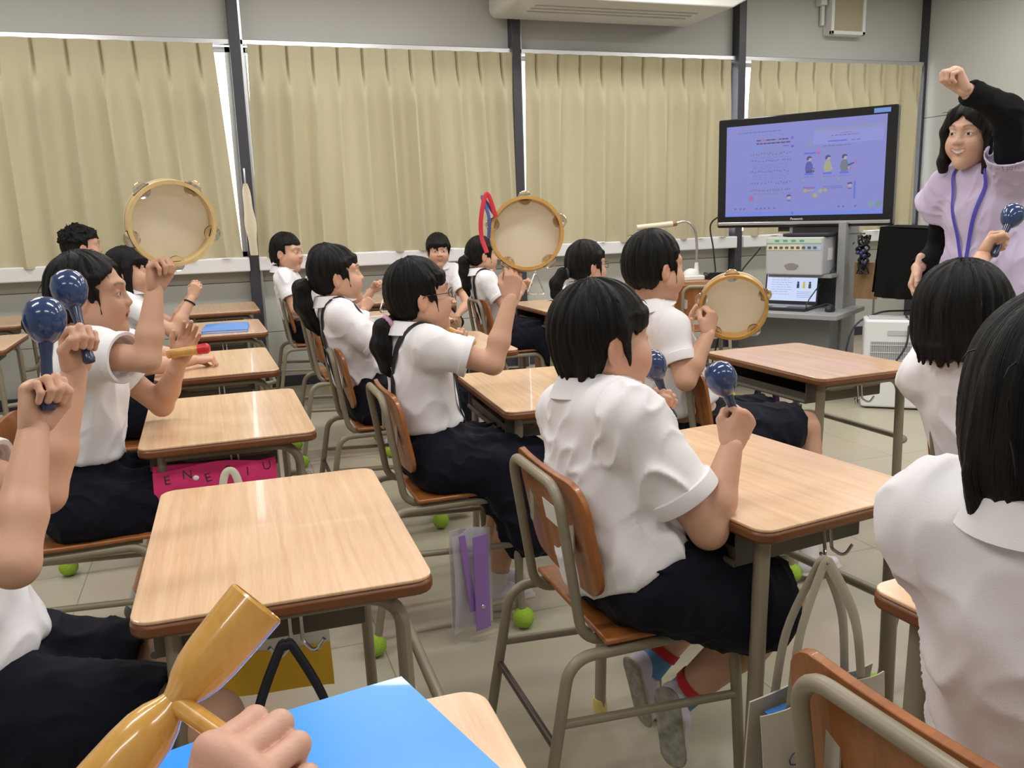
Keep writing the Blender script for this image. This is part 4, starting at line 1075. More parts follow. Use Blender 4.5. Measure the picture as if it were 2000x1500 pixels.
    for sd in 'RL':
        A = arms[sd]; d = nrm(A.get('d', A['w']-A['e'])); n = np.array(A['n'], float); n = nrm(n-d*(n@d)); t = np.cross(d, n)*(1 if sd == 'R' else -1)
        M = np.stack([t, d, -n], 1); hands[sd] = (A['w'], M*hk)
        if A.get('hide'): continue
        Vq, Fq = hand_local((.0042, .0030, .0024)[near]*sp.get('hfine', 1)/hk*.9, A.get('curl', 1.0), A.get('thumb', 1.0), A.get('spread', 0.3))
        if np.linalg.det(M) < 0: Fq = Fq[:, ::-1]
        kz = np.exp(-((Vq[:, 1]-.086)/.010)**2)*(Vq[:, 2] > 0)*.25+(Vq[:, 1] > .13)*.15
        c = np.tile(base, (len(Vq), 1)); c = c*(1-kz[:, None])+base*np.array([1.0, .76, .72])*kz[:, None]; cols.append(c)
        Vs.append((Vq*hk)@M.T+A['w']); Fs.append(Fq+nv); nv += len(Vq)
    root = colmesh('person', np.vstack(Vs), np.vstack(Fs), np.vstack(cols), m_skin, None, floor_loc); root.location = floor_loc
    tag(root, sp['label'], 'person', sp.get('group', 'pupils in white summer uniform'))
    # ---- shirt
    top = sp.get('top', 'shirt'); loose = sp.get('loose', 1.0); col = sp.get('shirtmat', m_shirt)
    pts2 = np.array([P, N]+[S[d] for d in 'RL']+[arms[d]['e'] for d in 'RL'])
    g = SDF(pts2.min(0)-.19, pts2.max(0)+.17, hc); o_ = .013*loose
    g.ell(P+us*.035, (r_(.125)+o_, r_(.104)+o_, r_(.10)), Ms, k=.03); g.ell(ab, (r_(.114)+o_*1.5, r_(.090)+o_*1.5, r_(.14)+o_), Ms, k=.05); g.ell(ch, (r_(.128)*wf+o_, r_(.091)+o_, r_(.14)+o_), Ms, k=.05)
    if top == 'polo_out': g.ell(P-us*.01, (r_(.172)+.010, r_(.122)+.010, r_(.15)), Ms, k=.05)
    for sd in 'RL': g.cap(N-us*.026, S[sd], r_(.047)+o_*.8, r_(.048)+o_*.7, k=.045)
    g.cut(lambda X, Y, Z: np.sqrt((X-N[0]-us[0]*.047)**2+(Y-N[1]-us[1]*.047)**2+(Z-N[2]-us[2]*.047)**2)-.050*hs, .012)
    if top != 'tunic':
        wz = sp.get('waist', .075 if top != 'polo_out' else -.03); g.plane(P+us*wz, -us+(fw*sp.get('tilt', .45) if top == 'polo_out' else 0), .020)
    sl = sp.get('sleeve', .62); cuffs = []
    for sd in 'RL':
        A = arms[sd]; E = A['e']; a = nrm(E-S[sd]); L = np.linalg.norm(E-S[sd])*sl; H = S[sd]+a*L; r1, r2 = r_(.045)+o_*.9, (r_(.044)+o_*1.15)*sp.get('flare', 1.05); cuffs.append((H, a, r2))
        g.cap(S[sd]-a*.005, H, r1, r2, k=.035, end=-.008)
        if near > 0 and not sp.get('nohollow'): g.cap(H-a*.035, H+a*.06, r2-.011, r2-.010, k=.002, o='s', start=0.0)
    if top == 'tunic':
        for sd, sg in (('R', 1),):
            a = nrm(arms[sd]['e']-S[sd]); dn = nrm(rt*sg*1.0-us*.9+a*.2); g.cap(S[sd], S[sd]+dn*.10, .060, .075, k=.05, end=.0)
        g.cap(P+vec(0, 0, .12), P-vec(0, 0, .16), .150, .178, k=.06, sq=(f, .72), end=0)
    V, F = g.mesh(1); mk_ = np.ones(len(V))
    for H, a, r2 in cuffs: q = (V-H)@a; rd_ = np.linalg.norm(V-H-q[:, None]*a, axis=1); mk_ *= 1-(1-sstep(np.abs(q), .015, .05))*(rd_ < r2*1.5)
    V = folds(V, normals(V, F), sp.get('fold', .007), sp.get('seed', 1), (1, 1, .4), mk_)
    shirt = colmesh('shirt' if top != 'tunic' else 'tunic', V, F, None, col, root, floor_loc); gs = g
    for H, a, r2 in (cuffs if top != 'tunic' else []):
        w0 = -.030 if top.startswith('polo') else -.020
        MB().lathe([(r2-.0085, w0), (r2+.0005, w0), (r2+.0030, w0+.002), (r2+.0036, -.002), (r2+.0022, .001), (r2-.0055, .001), (r2-.0080, -.003)], 40, M=frame_from(a), t=H-floor_loc, closed=True).build('cuff', col, shirt)
    # collar
    if sp.get('collar', True):
        cu = nrm(us*.9+upH*.35-fwH*.05); cf = nrm(fwH-cu*(fwH@cu)); cr = np.cross(cf, cu); C0 = N+us*.018-fw*.002; R0 = .0505*hs*sp.get('cw', 1.0); mb = MB(); na = 40; prof = [(-.001, -.020), (.000, .010), (.003, .0175), (.0085, .0178), (.0200, .0), (.0310, -.0185), (.0290, -.0205), (.0170, -.004), (.009, .006), (.005, -.020)]
        Vc = []
        for i in range(na):
            a = math.radians(14+332*i/(na-1)); fl = 1+.35*max(0, math.cos(a))**3
            for dr, dz in prof:
                rr = R0+dr*fl*1.15; tilt = -.34*math.cos(a)*R0*1.0
                Vc.append(C0+cr*math.sin(a)*rr*1.02+cf*math.cos(a)*rr+cu*(dz*sp.get('ch', 1.0)*(1-.3*max(0, math.cos(a)))+tilt*.8-.004*max(0, math.cos(a))))
        k = len(prof); Fc = [(i*k+j, i*k+(j+1) % k, (i+1)*k+(j+1) % k, (i+1)*k+j) for i in range(na-1) for j in range(k)]+[tuple(range(k)), tuple((na-1)*k+j for j in range(k))[::-1]]
        mb.add(np.array(Vc)-floor_loc, Fc).build('collar', col, shirt)
    # ---- lower garment
    low = sp.get('low', 'shorts')
    if low and not sp.get('nolow'):
        lp_ = np.array([P]+[x for d in 'RL' for x in legs[d]]); g = SDF(lp_.min(0)-.20, lp_.max(0)+.20, hc)
        g.ell(P+us*.005, (r_(.140), r_(.118), r_(.105)), Ms, k=.03); wz = sp.get('waist', .075) if top == 'shirt' else .03; g.cap(P+us*.03, P+us*(wz+.02), r_(.132), r_(.124)+o_*.4, k=.02, sq=(fw, .82))
        kL, kR = legs['L'][1], legs['R'][1]; hL, hR = legs['L'][0], legs['R'][0]; km, hm = (kL+kR)/2, (hL+hR)/2
        if low == 'skirt':
            for sd in 'RL': g.cap(legs[sd][0], legs[sd][1], r_(.099), r_(.074), k=.05)
            g.cap(hm, km, r_(.085), r_(.066), k=.07)
            for sd, sg in (('R', 1), ('L', -1)):
                kk = legs[sd][1]; g.cap(kk-f*.02, kk+f*.03+rt*sg*.015-vec(0, 0, sp.get('drop', .10)), r_(.070), .055+.08*sp.get('drop', .10), k=.06)
            g.cap(km, km+f*.04-vec(0, 0, sp.get('drop', .10)), r_(.066), .05, k=.07)
            if sp.get('side', 0):           # cloth falling over the near edge of the seat
                q = (hR+kR)/2+rt*.06; g.cap(q, q+rt*.05+f*.10-vec(0, 0, sp['side']), .075, .045, k=.09); g.cap(kR+rt*.02, kR+rt*.04-f*.0-vec(0, 0, sp['side']*1.05), .06, .035, k=.09)
            zc_ = min(kL[2], kR[2])-sp.get('drop', .10)-.02; g.plane((0, 0, zc_), (0, 0, -1), .008)
            g.cap(hR+rt*.05-vec(0, 0, .02), kR+rt*.02-vec(0, 0, .02), r_(.085), r_(.065), k=.05)
        elif low == 'shorts':
            if near > 1: g.cap(legs['R'][0]+rt*.045-vec(0, 0, .02), legs['R'][0]*.35+legs['R'][1]*.65+rt*.03-vec(0, 0, .02), r_(.085), r_(.08), k=.05)
            fr = sp.get('short', .84)
            for sd in 'RL':
                hip, kn, an = legs[sd]; H = hip+(kn-hip)*fr; a = nrm(kn-hip); g.cap(hip, H, r_(.092)*sp.get('lw', 1), r_(.086)*sp.get('lw', 1), k=.035, end=0.0)
                if near > 1: g.cap(H-a*.03, H+a*.05, r_(.086)*sp.get('lw', 1)-.012, r_(.086)*sp.get('lw', 1)-.011, k=.002, o='s', start=0)
        elif low == 'trousers':
            for sd in 'RL': g.chain([legs[sd][0], legs[sd][1], legs[sd][2]], [.098, .072, .062], k=.03)
        g.plane(P+us*(wz+.022), us, .004)
        V, F = g.mesh(1); Nn = normals(V, F)
        if low == 'skirt':
            q = (V-P)@rt; al = (V-P)@f; w_ = sstep(al, .02, .16); V = V+Nn*(.009*w_*np.sin(q*95+3*al))[:, None]
        V = folds(V, Nn, .008 if near > 0 else .004, sp.get('seed', 1)+20, (1, 1, 1))
        if top.startswith('polo') or top == 'tunic':
            for _ in range(2): vv = gs.value(V); ib = np.all((V > gs.lo+.02) & (V < gs.lo+gs.h*(gs.n-1)-.02), axis=1); V = V-gs.grad(V)*(ib*np.clip((.016-vv)*1.1, 0, .035)*sstep(vv, -.10, -.04))[:, None]
        colmesh({'skirt': 'skirt', 'shorts': 'shorts', 'trousers': 'trousers'}[low], V, F, None, sp.get('lowmat', m_navy), root, floor_loc)
    # ---- shoes and socks
    if sp.get('shoes', True):
        for sd, sg in (('R', 1), ('L', -1)):
            hip, kn, an = legs[sd]; sf = sp.get('shoe'+sd); shc = np.array(sp.get('shoecol', srgb(214, 210, 222))); soc = sp.get('solecol', srgb(196, 186, 168))
            if sf: Mf = np.stack([nrm(np.cross(sf[0], sf[1])), nrm(sf[0]), nrm(np.cross(np.cross(sf[0], sf[1]), sf[0]))], 1)
            else: Mf = np.stack([rt*1.0, f, vec(0, 0, 1)], 1)
            g = SDF((-.06, -.09, -.012), (.06, .175, .11), .0055 if near < 2 else .004)
            g.cap((0, -.035, .036), (0, .04, .034), .034, .035, k=.02); g.cap((0, .04, .03), (.004, .115, .022), .037, .030, k=.03); g.cap((0, -.02, .04), (0, -.012, .078), .034, .036, k=.02, end=0.0)
            g.cap((0, -.03, .004), (.003, .118, .004), .041, .041, k=.004, sq=((0, 0, 1), .4)); g.plane((0, 0, 0), (0, 0, -1), .002); g.cap((0, -.014, .07), (0, -.012, .12), .030, .031, k=.002, o='s')
            V, F = g.mesh(1); z = V[:, 2]; c = np.tile(shc, (len(V), 1)); c[z < .017] = soc
            if 'soletex' in sp:
                w_ = (z < .006); c[w_] = np.array(sp['soletex'])*(.75+.5*vnoise(V[w_]*90, 4))[:, None]
            fs = s*.88; Vw = (V*fs)@Mf.T+(an-Mf[:, 2]*.068*fs-Mf[:, 1]*(-.012)*fs)
            colmesh('shoe', Vw, F, c, m_shoe, root, floor_loc)
            a = nrm(kn-an); rs = r_(.033); so = MB().tube([an-floor_loc-a*.015, an-floor_loc+a*.03, an-floor_loc+a*sp.get('sockh', .06)], [rs+.003, rs+.0035, rs+.006], 18).build('sock', sp.get('sockmat', m_sock), root)
            if 'sockband' in sp:
                MB().lathe([(rs+.0055, .0), (rs+.007, .0), (rs+.0075, .022), (rs+.006, .022)], 20, M=frame_from(a), t=an-floor_loc+a*.034, closed=True).build('sock_band', sp['sockband'], so)
    # ---- hair
    hst = sp.get('hair', 'short')
    if hst:
        hcx = sp.get('haircol', (.0065, .0052, .0048)); V, F, flow = hair_local({'bun': 'pony'}.get(hst, hst), hr, sp.get('seed', 1))
        hair = hairobj('hair', (V*hs*np.array(sp.get('hsc', (1, 1, 1))))@Rh.T+Hc, F, flow, hcx, root, floor_loc)
        if near > 0:
            rg = random.Random(sp.get('seed', 1)+5); Vw = (V*hs*np.array(sp.get('hsc', (1, 1, 1))))@Rh.T+Hc; Nw = normals(Vw, F); mb = MB(); cr_ = Hc+upH*.12*hs-fwH*.04*hs
            for k_ in range(46 if near > 1 else 26):
                i_ = rg.randrange(len(Vw)); v0, n0_ = Vw[i_], Nw[i_]
                if n0_@upH < -.1 or V[i_][2] < -.03 or (V[i_][2] < .02 and V[i_][1] > .02): continue
                t_ = v0-cr_; t_ = nrm(t_-n0_*(t_@n0_)+.25*vec(rg.gauss(0, 1), rg.gauss(0, 1), rg.gauss(0, 1))*np.linalg.norm(t_)); l_ = rg.uniform(.014, .032)*hs; q_ = rg.uniform(.0005, .0035)
                mb.tube([v0-n0_*.002-floor_loc, v0+t_*l_*.5+n0_*q_-floor_loc, v0+t_*l_+n0_*q_*rg.uniform(.2, 1.6)-upH*.003-floor_loc], [.0012, .0009, .0003], 5)
            if mb.V: so_ = mb.build('stray_strands', mat('stray hair', (.012, .010, .009), .5, spec=.2), hair); so_['kind'] = 'stuff'
        loc = lambda p: Rh@(np.array(p)*hs)+Hc
        for tl in sp.get('tails', []):
            pts3 = [loc(p) for p in tl['pts']]; V, F, flow = tail_mesh(pts3, [r*hs for r in tl['r']], hr, 5)
            hairobj(tl.get('name', 'ponytail'), V, F, flow, hcx, hair, floor_loc)
            if 'tie' in tl:
                a = nrm(pts3[1]-pts3[0]); tr_ = [(.018+.009*math.cos(q), .009*math.sin(q)) for q in np.linspace(0, 2*PI, 11)[:-1]]
                k = tl.get('tk', 1.0); MB().lathe([(r*k, z*k) for r, z in tr_], 20, M=frame_from(a), t=pts3[0]+a*.012-floor_loc, closed=True).build('hair_tie', tl['tie'], hair)
    if sp.get('straps'):
        for sg in (1, -1):
            off = rt*sg*.062*s; path = [P-fw*.14+us*.06+off*.8, ab-fw*.13+off*.9, ch-fw*.14+off*.95, N-us*.045-fw*.10+off*1.05, N-us*.0+off*1.12, N-us*.055+fw*.08+off*1.05, ch+fw*.13+off, ab+fw*.13+off, P+fw*.13+us*.06+off*.8]
            Q = np.array(smooth_path(path, 8)); Q = gs.project(Q, .004, 14); Q = .25*np.roll(Q, 1, 0)+.5*Q+.25*np.roll(Q, -1, 0); Q = gs.project(Q[1:-1], .0045, 4); G = gs.grad(Q)
            MB().tube(Q-floor_loc, 1.0, 8, flat=(.012, .0022), up=G).build('shoulder_strap', m_strap, root)
    info = dict(root=root, S=S, arms=arms, hands=hands, N=N, us=us, fw=fw, rt=rt, Rh=Rh, Hc=Hc, hs=hs, gs=gs, shirt=shirt, loc0=floor_loc, hk=hk, P=P)
    return info
def grip(info, sd, p=(0.0, .072, -.030)):
    W, M = info['hands'][sd]; return M@np.array(p)+W
def grip_axis(info, sd):
    return nrm(info['hands'][sd][1][:, 0])
# ---------------------------------------------------------------- instruments
m_ring = wood_mat('pale maple', srgb(232, 206, 150), srgb(214, 180, 118), (1, 1, 6), 8, .35, .2)
m_ring2 = wood_mat('honey maple', srgb(214, 168, 92), srgb(190, 140, 66), (1, 1, 6), 8, .3, .3)
m_head = mat('cream drum skin', srgb(236, 230, 214), .55, var=(5, .06))
def translucent(m, c, f):
    nt = m.node_tree; N = nt.nodes; L = nt.links; t = N.new('ShaderNodeBsdfTranslucent'); t.inputs['Color'].default_value = (*c, 1); ms = N.new('ShaderNodeMixShader'); ms.inputs[0].default_value = f
    L.new(N['Principled BSDF'].outputs[0], ms.inputs[1]); L.new(t.outputs[0], ms.inputs[2]); L.new(ms.outputs[0], N['Material Output'].inputs['Surface'])
translucent(m_head, srgb(240, 232, 214), .5)
m_jing = mat('nickel jingle', (.72, .70, .66), .2, metal=1)
m_blue = mat('glossy blue maraca', srgb(38, 60, 104), .18, coat=.6)
m_red = mat('red painted tip', srgb(206, 40, 52), .35)
m_bamboo = wood_mat('golden varnished wood', srgb(216, 168, 88), srgb(196, 142, 62), (6, 6, 1), 4, .22, .6)
def orient(o, M, loc):
    m = Matrix.Identity(4)
    for i in range(3):
        for j in range(3): m[i][j] = M[i][j]
        m[i][3] = loc[i]
    o.matrix_world = m
def tambourine(c, axis, label, spin=0.0, mring=None, R=.105):
    root = empty('tambourine', (0, 0, 0)); tag(root, label, 'tambourine', 'tambourines raised by pupils'); mring = mring or m_ring
    MB().lathe([(R-.009, -.024), (R, -.024), (R, .024), (R-.009, .024)], 64, closed=True).build('frame', mring, root)
    MB().lathe([(0, -.0235), (R-.004, -.0235), (R+.0015, -.0215), (R+.0015, -.008), (R+.0005, -.008), (R-.002, -.0215), (0, -.0215)], 64).build('drum_skin', m_head, root)
    for k in range(5):
        a = spin+2*PI*k/5; Rz = rotm('Z', a)
        mb = MB()
        for zz in (.008, .0115):
            mb.lathe([(0, -.0012), (.012, -.0012), (.0205, .0016), (.020, .0026), (.011, .0), (0, .0)], 20, M=Rz@rotm('Y', .12 if zz > .009 else -.15), t=Rz@np.array((R-.004, 0, zz-.005)))
        mb.tube([Rz@np.array((R-.004, 0, -.010)), Rz@np.array((R-.004, 0, .022))], .0012, 6)
        mb.build('jingle', m_jing, root)
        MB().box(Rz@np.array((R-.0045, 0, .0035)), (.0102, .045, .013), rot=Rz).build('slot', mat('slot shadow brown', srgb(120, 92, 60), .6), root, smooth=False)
    orient(root, frame_from(axis), c); return root
def maraca(p, axis, label):
    root = empty('maraca', (0, 0, 0)); tag(root, label, 'maraca', 'blue maracas shaken by pupils')
    MB().lathe([(0, .050), (.010, .051), (.016, .056), (.0245, .068), (.0295, .084), (.0295, .097), (.024, .111), (.013, .119), (0, .121)], 28).build('head', m_blue, root)
    MB().lathe([(0, -.048), (.009, -.048), (.0105, -.042), (.0085, -.03), (.0080, .03), (.0105, .052), (0, .054)], 16).build('handle', mat('dark blue handle', srgb(38, 52, 84), .25, coat=.4), root)
    orient(root, frame_from(axis), p); return root
def stick(name, a, b, r, m, label, cat, tip=None):
    a, b = np.array(a, float), np.array(b, float); root = empty(name, (0, 0, 0)); L_ = np.linalg.norm(b-a); tag(root, label, cat)
    MB().lathe([(0, 0), (r*.8, 0), (r, .003), (r, L_-.02), (r, L_-.002), (r*.8, L_), (0, L_)], 16).build('shaft', m, root)
    if tip: MB().lathe([(0, L_-.028), (r+.0012, L_-.028), (r+.0016, L_-.004), (r*.7, L_+.003), (0, L_+.003)], 16).build('tip', tip, root)
    orient(root, frame_from(b-a), a); return root
def triangle(c, ax_n, up, label):
    root = empty('triangle', (0, 0, 0)); tag(root, label, 'triangle', 'triangles played in the back rows'); s_ = .075
    pts = [(.02, -s_*.58, 0), (s_, -s_*.58, 0), (0, s_*1.15, 0), (-s_, -s_*.58, 0), (.005, -s_*.58, 0)]
    MB().tube(fillet(pts, .012, 5), .0042, 8).build('bar', m_steel, root)
    MB().tube([(0, s_*1.1, 0), (.004, s_*1.3, .004), (0, s_*1.75, 0), (-.004, s_*1.3, -.004), (0, s_*1.1, 0)], .0012, 6).build('cord', mat('white cord', (.8, .8, .8), .8), root)
    z = nrm(ax_n); y = nrm(np.array(up, float)-z*(z@np.array(up, float))); orient(root, np.stack([np.cross(y, z), y, z], 1), c); return root

# ---------------------------------------------------------------- the class
X = lambda *a: tuple(a)
W_TIE, P_TIE, K_TIE = mat('white hair tie', srgb(226, 224, 220), .7), mat('pink hair tie', srgb(214, 160, 190), .7), mat('dark hair tie', (.02, .02, .03), .7)
pony = dict(pts=[(0, -.095, .005), (0, -.145, -.02), (0, -.150, -.09), (0, -.135, -.16), (.0, -.115, -.215)], r=[.020, .034, .036, .028, .006], tie=W_TIE)
low = dict(pts=[(0, -.095, -.030), (0, -.128, -.055), (0, -.135, -.12), (0, -.12, -.19), (0, -.105, -.235)], r=[.018, .028, .031, .026, .006], tie=P_TIE)
up_ = lambda x, y=0.0, z=1.0: (x, y, z)
S9 = .90
# boy with two maracas
p9 = person(dict(label='stocky person in white polo and navy shorts shaking two blue maracas over a turned desk', q=2, s=.92, hs=.95, girth=1.10, chub=1, pel=(.745, 1.475, .545), head=(.712, 1.532, .985), hyaw=-2, hpitch=2, yaw=2, lw=1.18,
    neck=(.688, 1.53, .884), wf=1.06, top='polo_out', waist=.022, loose=1.5, fold=.010, seed=11, hair='bowl', low='shorts', short=.88, collar=True, cw=1.08, ch=1.0, sleeve=.72, flare=1.0,
    armR=dict(e=(.822, 1.315, .650), w=(.885, 1.340, .800), n=(0, 1, .05), d=(.50, .04, .87), curl=.95, thumb=1),
    armL=dict(e=(.80, 1.72, .655), w=(.893, 1.675, .778), n=(0, -1, .05), d=(.50, -.04, .87), curl=.95, thumb=1),
    knR=(1.035, 1.375, .425), knL=(1.07, 1.60, .445), anR=(.872, 1.50, .190), anL=(.865, 1.62, .205),
    shoeR=((.06, -.10, -1), (.86, .50, .0)), shoeL=((.22, .0, -.97), (.96, .15, .25)), soletex=(.30, .29, .25), sockband=mat('red sock band', srgb(196, 40, 48), .8), sockmat=mat('blue sock', srgb(96, 146, 190), .9), sockh=.05))
maraca(grip(p9, 'R'), (-.40, .02, .92), 'blue maraca in the fist of the polo boy nearer the camera')
maraca(grip(p9, 'L'), (-.36, .04, .93), 'blue maraca held up beneath the chin of the polo boy')
# girl with the blurred tambourine
p8 = person(dict(label='person with pink hair tie and suspender straps raising the tambourine with a red ribbon', q=2, s=.88, hs=.93, pel=(.575, 2.46, .54), head=(.556, 2.474, 1.005), hpitch=5, yaw=0, straps=True, seed=21, hair='pony', low='skirt', drop=.25, side=.20,
    tails=[dict(low, pts=[(0, -.098, -.055), (0, -.132, -.075), (.01, -.148, -.13), (.015, -.135, -.20), (.02, -.11, -.25)])], neck=(.530, 2.474, .905), shR=(.02, 0, .012),
    armR=dict(e=(.715, 2.285, .822), w=(.782, 2.31, 1.005), n=(.1, 1, .0), d=(.20, .0, .98), curl=.45, thumb=.5, spread=.9),
    armL=dict(w=(.72, 2.72, .80), n=(-.2, -1, .2), d=(.5, .1, .8), curl=.9, thumb=1), knR=(.815, 2.365, .495), knL=(.84, 2.545, .50), anR=(.74, 2.42, .085), anL=(.76, 2.54, .085)))
G = grip(p8, 'R', (0, .085, -.02))
t2 = tambourine((.845, 2.335, 1.182), (-.28, -.93, .12), 'tambourine with red and blue ribbons raised before the suspender pupil with a pink hair tie', .3, m_ring2)
rb = MB()
rb.tube(smooth_path([(-.085, .05, .03), (-.105, .115, .04), (-.125, .06, .05), (-.130, .0, .05), (-.118, -.05, .055)], 6), 1.0, 8, flat=(.0065, .0012), up=vec(.3, 0, 1)); rb.build('ribbon', mat('red ribbon', srgb(208, 40, 60), .5), t2)
MB().tube(smooth_path([(-.09, .06, .03), (-.12, .11, .03), (-.105, .05, .045), (-.11, -.01, .05)], 6), 1.0, 8, flat=(.005, .0012), up=vec(.3, 0, 1)).build('ribbon', mat('blue ribbon', srgb(66, 72, 140), .5), t2)
stick('wooden_beater', grip(p8, 'L')-grip_axis(p8, 'L')*.05, grip(p8, 'L')+grip_axis(p8, 'L')*.085, .010, m_ring2, 'short wooden stick with a red tip held before the pupil with a pink hair tie', 'stick', m_red)
# girl with white hair tie
p7 = person(dict(label='person with a white hair tie on a thick ponytail and one dark shoulder strap showing', q=2, s=.90, hs=.98, pel=(.535, 3.38, .54), head=(.436, 3.395, 1.018), hpitch=7, neck=(.418, 3.395, .915), straps=True, seed=31, hair='pony', tails=[pony], low='skirt', drop=.14, side=.14,
    armR=dict(e=(.62, 3.20, .70), w=(.79, 3.27, .715), n=(0, 0, -1), d=(1, .15, 0), curl=.5, thumb=.4), armL=dict(w=(.80, 3.52, .72), n=(0, 0, -1), d=(1, -.1, 0), curl=.5, thumb=.4)))
# triangle player mostly hidden
p7b = person(dict(label='person hidden behind the white hair tie, only two hands with a triangle showing', q=0, s=.86, hs=.90, pel=(.57, 4.50, .53), head=(.54, 4.50, 1.0), seed=33, hair='short', low='shorts',
    armR=dict(w=(.70, 4.44, .775), n=(.2, 1, 0), d=(.5, .1, .6), curl=.9, thumb=.9), armL=dict(w=(.775, 4.57, .865), n=(-.3, -1, -.1), d=(.5, -.3, .3), curl=.85, thumb=.9)))
triangle((.845, 4.52, .79), (.5, -.85, .1), (0, 0, 1), 'steel triangle held up before the pupil hidden behind the white hair tie')
# boy by the post
p6 = person(dict(label='short-haired person in white polo seated beside the dark post below the window', q=1, s=.92, hs=1.02, pel=(.50, 5.78, .545), head=(.432, 5.765, 1.03), hyaw=-30, yaw=-8, hpitch=-2, seed=41, hair='short', top='polo', low='shorts',
    armR=dict(e=(.44, 5.55, .68), w=(.62, 5.52, .60), n=(0, 0, -1), d=(1, 0, -.1), curl=.5, thumb=.4)))
# boy facing the camera
p12 = person(dict(label='person seated under the window sill and turned round to face the camera', q=1, s=.88, hs=.93, pel=(1.44, 5.92, .54), head=(1.448, 5.80, .998), hyaw=-98, yaw=-95, hpitch=-3, seed=43, hair='bowl', top='polo', low='shorts', wf=.95,
    armR=dict(e=(1.28, 5.70, .67), w=(1.40, 5.48, .70), n=(0, 0, -1), d=(.4, -.6, 0), curl=.6), armL=dict(e=(1.60, 5.66, .64), w=(1.48, 5.50, .58), n=(0, 0, -1), d=(-.4, -.6, 0), curl=.6)))
# ponytail pupil with red ribbon in front
p11b = person(dict(label='person with a thin long ponytail behind the red-ribbon tambourine, holding a triangle', q=1, s=.86, hs=.90, pel=(1.60, 4.85, .535), head=(1.475, 4.85, 1.0), seed=51, hair='pony', straps=True, tails=[dict(pony, pts=[(0, -.10, .0), (0, -.128, -.03), (-.0, -.125, -.10), (0, -.115, -.19), (.0, -.10, -.26)], tie=K_TIE)], low='skirt', drop=.16, side=.14,
    armR=dict(e=(1.55, 4.64, .70), w=(1.635, 4.66, .785), n=(0, 1, .1), d=(.4, .1, .9), curl=.9, thumb=.9), armL=dict(w=(1.72, 4.85, .80), n=(0, -1, 0), d=(.6, -.2, .5), curl=.9, thumb=.9)))
triangle((1.745, 4.69, .815), (.4, -.9, .1), (.1, 0, 1), 'steel triangle beside the raised hand below the red-ribbon tambourine')
# low ponytail pupil ahead of the polo boy
p11 = person(dict(label='person with a bushy dark ponytail and glasses, showing above the maraca shaker\'s hair', q=1, s=.88, hs=.93, pel=(1.68, 3.62, .54), head=(1.60, 3.622, .992), seed=53, hyaw=8, hair='pony', tails=[dict(low, tie=K_TIE, pts=[(0, -.10, -.03), (-.01, -.135, -.03), (-.02, -.165, -.075), (-.02, -.165, -.13), (-.01, -.15, -.165)])], low='skirt'))
# pupil with the low tambourine
p10 = person(dict(label='person with tied-back hair holding a tambourine low beside an open palm', q=2, s=.90, hs=.96, pel=(1.46, 2.42, .54), head=(1.305, 2.425, 1.055), hyaw=6, hpitch=0, neck=(1.288, 2.435, .932), yaw=6, seed=55, hair='tied', top='polo', low='shorts', sleeve=.66, flare=.90, wf=.86, shR=(0, 0, -.022), shL=(0, 0, -.015),
    armR=dict(e=(1.318, 2.250, .725), w=(1.402, 2.262, .862), n=(-.35, .93, .1), d=(.35, .15, .92), curl=.7, thumb=.7, spread=.4), armL=dict(e=(1.47, 2.68, .69), w=(1.535, 2.61, .795), n=(.70, -.65, .15), d=(.12, .0, .99), curl=.12, thumb=.05, spread=1.0),
    knR=(1.86, 2.36, .50), knL=(1.87, 2.52, .50), anR=(1.79, 2.24, .075), anL=(1.74, 2.42, .075)))
tambourine((1.517, 2.305, .935), (-.50, -.80, -.18), 'tambourine held low beside the laptop cart by the pupil with wispy hair', .5, m_ring2)
# bob-haired pupil and teacher's neighbour
p14 = person(dict(label='person with thick dark hair seen from behind, raising a maraca in front of the teacher', q=2, s=.90, hs=1.0, pel=(1.70, 1.45, .54), head=(1.615, 1.515, .968), neck=(1.618, 1.508, .884), hyaw=14, hpitch=-3, yaw=8, wf=.98, seed=57, hair='nape', low='shorts', collar=True, hsc=(1.10, 1.10, 1.04), ch=.8,
    armL=dict(e=(1.785, 1.70, .965), w=(1.962, 1.795, 1.092), n=(.2, -.9, .1), d=(.72, .1, .69), curl=.95, thumb=1), armR=dict(w=(1.95, 1.30, .72), n=(0, 0, -1), d=(1, 0, 0), curl=.5)))
maraca(grip(p14, 'L'), (.62, .2, .75), 'blue maraca raised in front of the teacher\'s lilac top')
# nearest pupil, back to the camera
p13 = person(dict(label='person in white polo, back turned, on the scuffed chair closest to the camera', q=2, s=.94, hs=1.0, pel=(.93, .62, .55), head=(.803, .618, 1.020), yaw=14, hyaw=16, hpitch=-4, neck=(.778, .602, .928), seed=61, hair='nape', top='polo_out', low='shorts', loose=1.6, fold=.009, tilt=.0, nohollow=1, waist=-.085, wf=.92, cw=1.10, ch=1.0, girth=1.20, flare=.85, armL=dict(e=(.93, .80, .70), w=(1.12, .74, .735), n=(0, 0, -1), d=(1, 0, 0), curl=.5), armR=dict(e=(1.03, .48, .735), w=(1.17, .55, .74), n=(0, 0, -1), d=(1, 0, 0), curl=.5)))
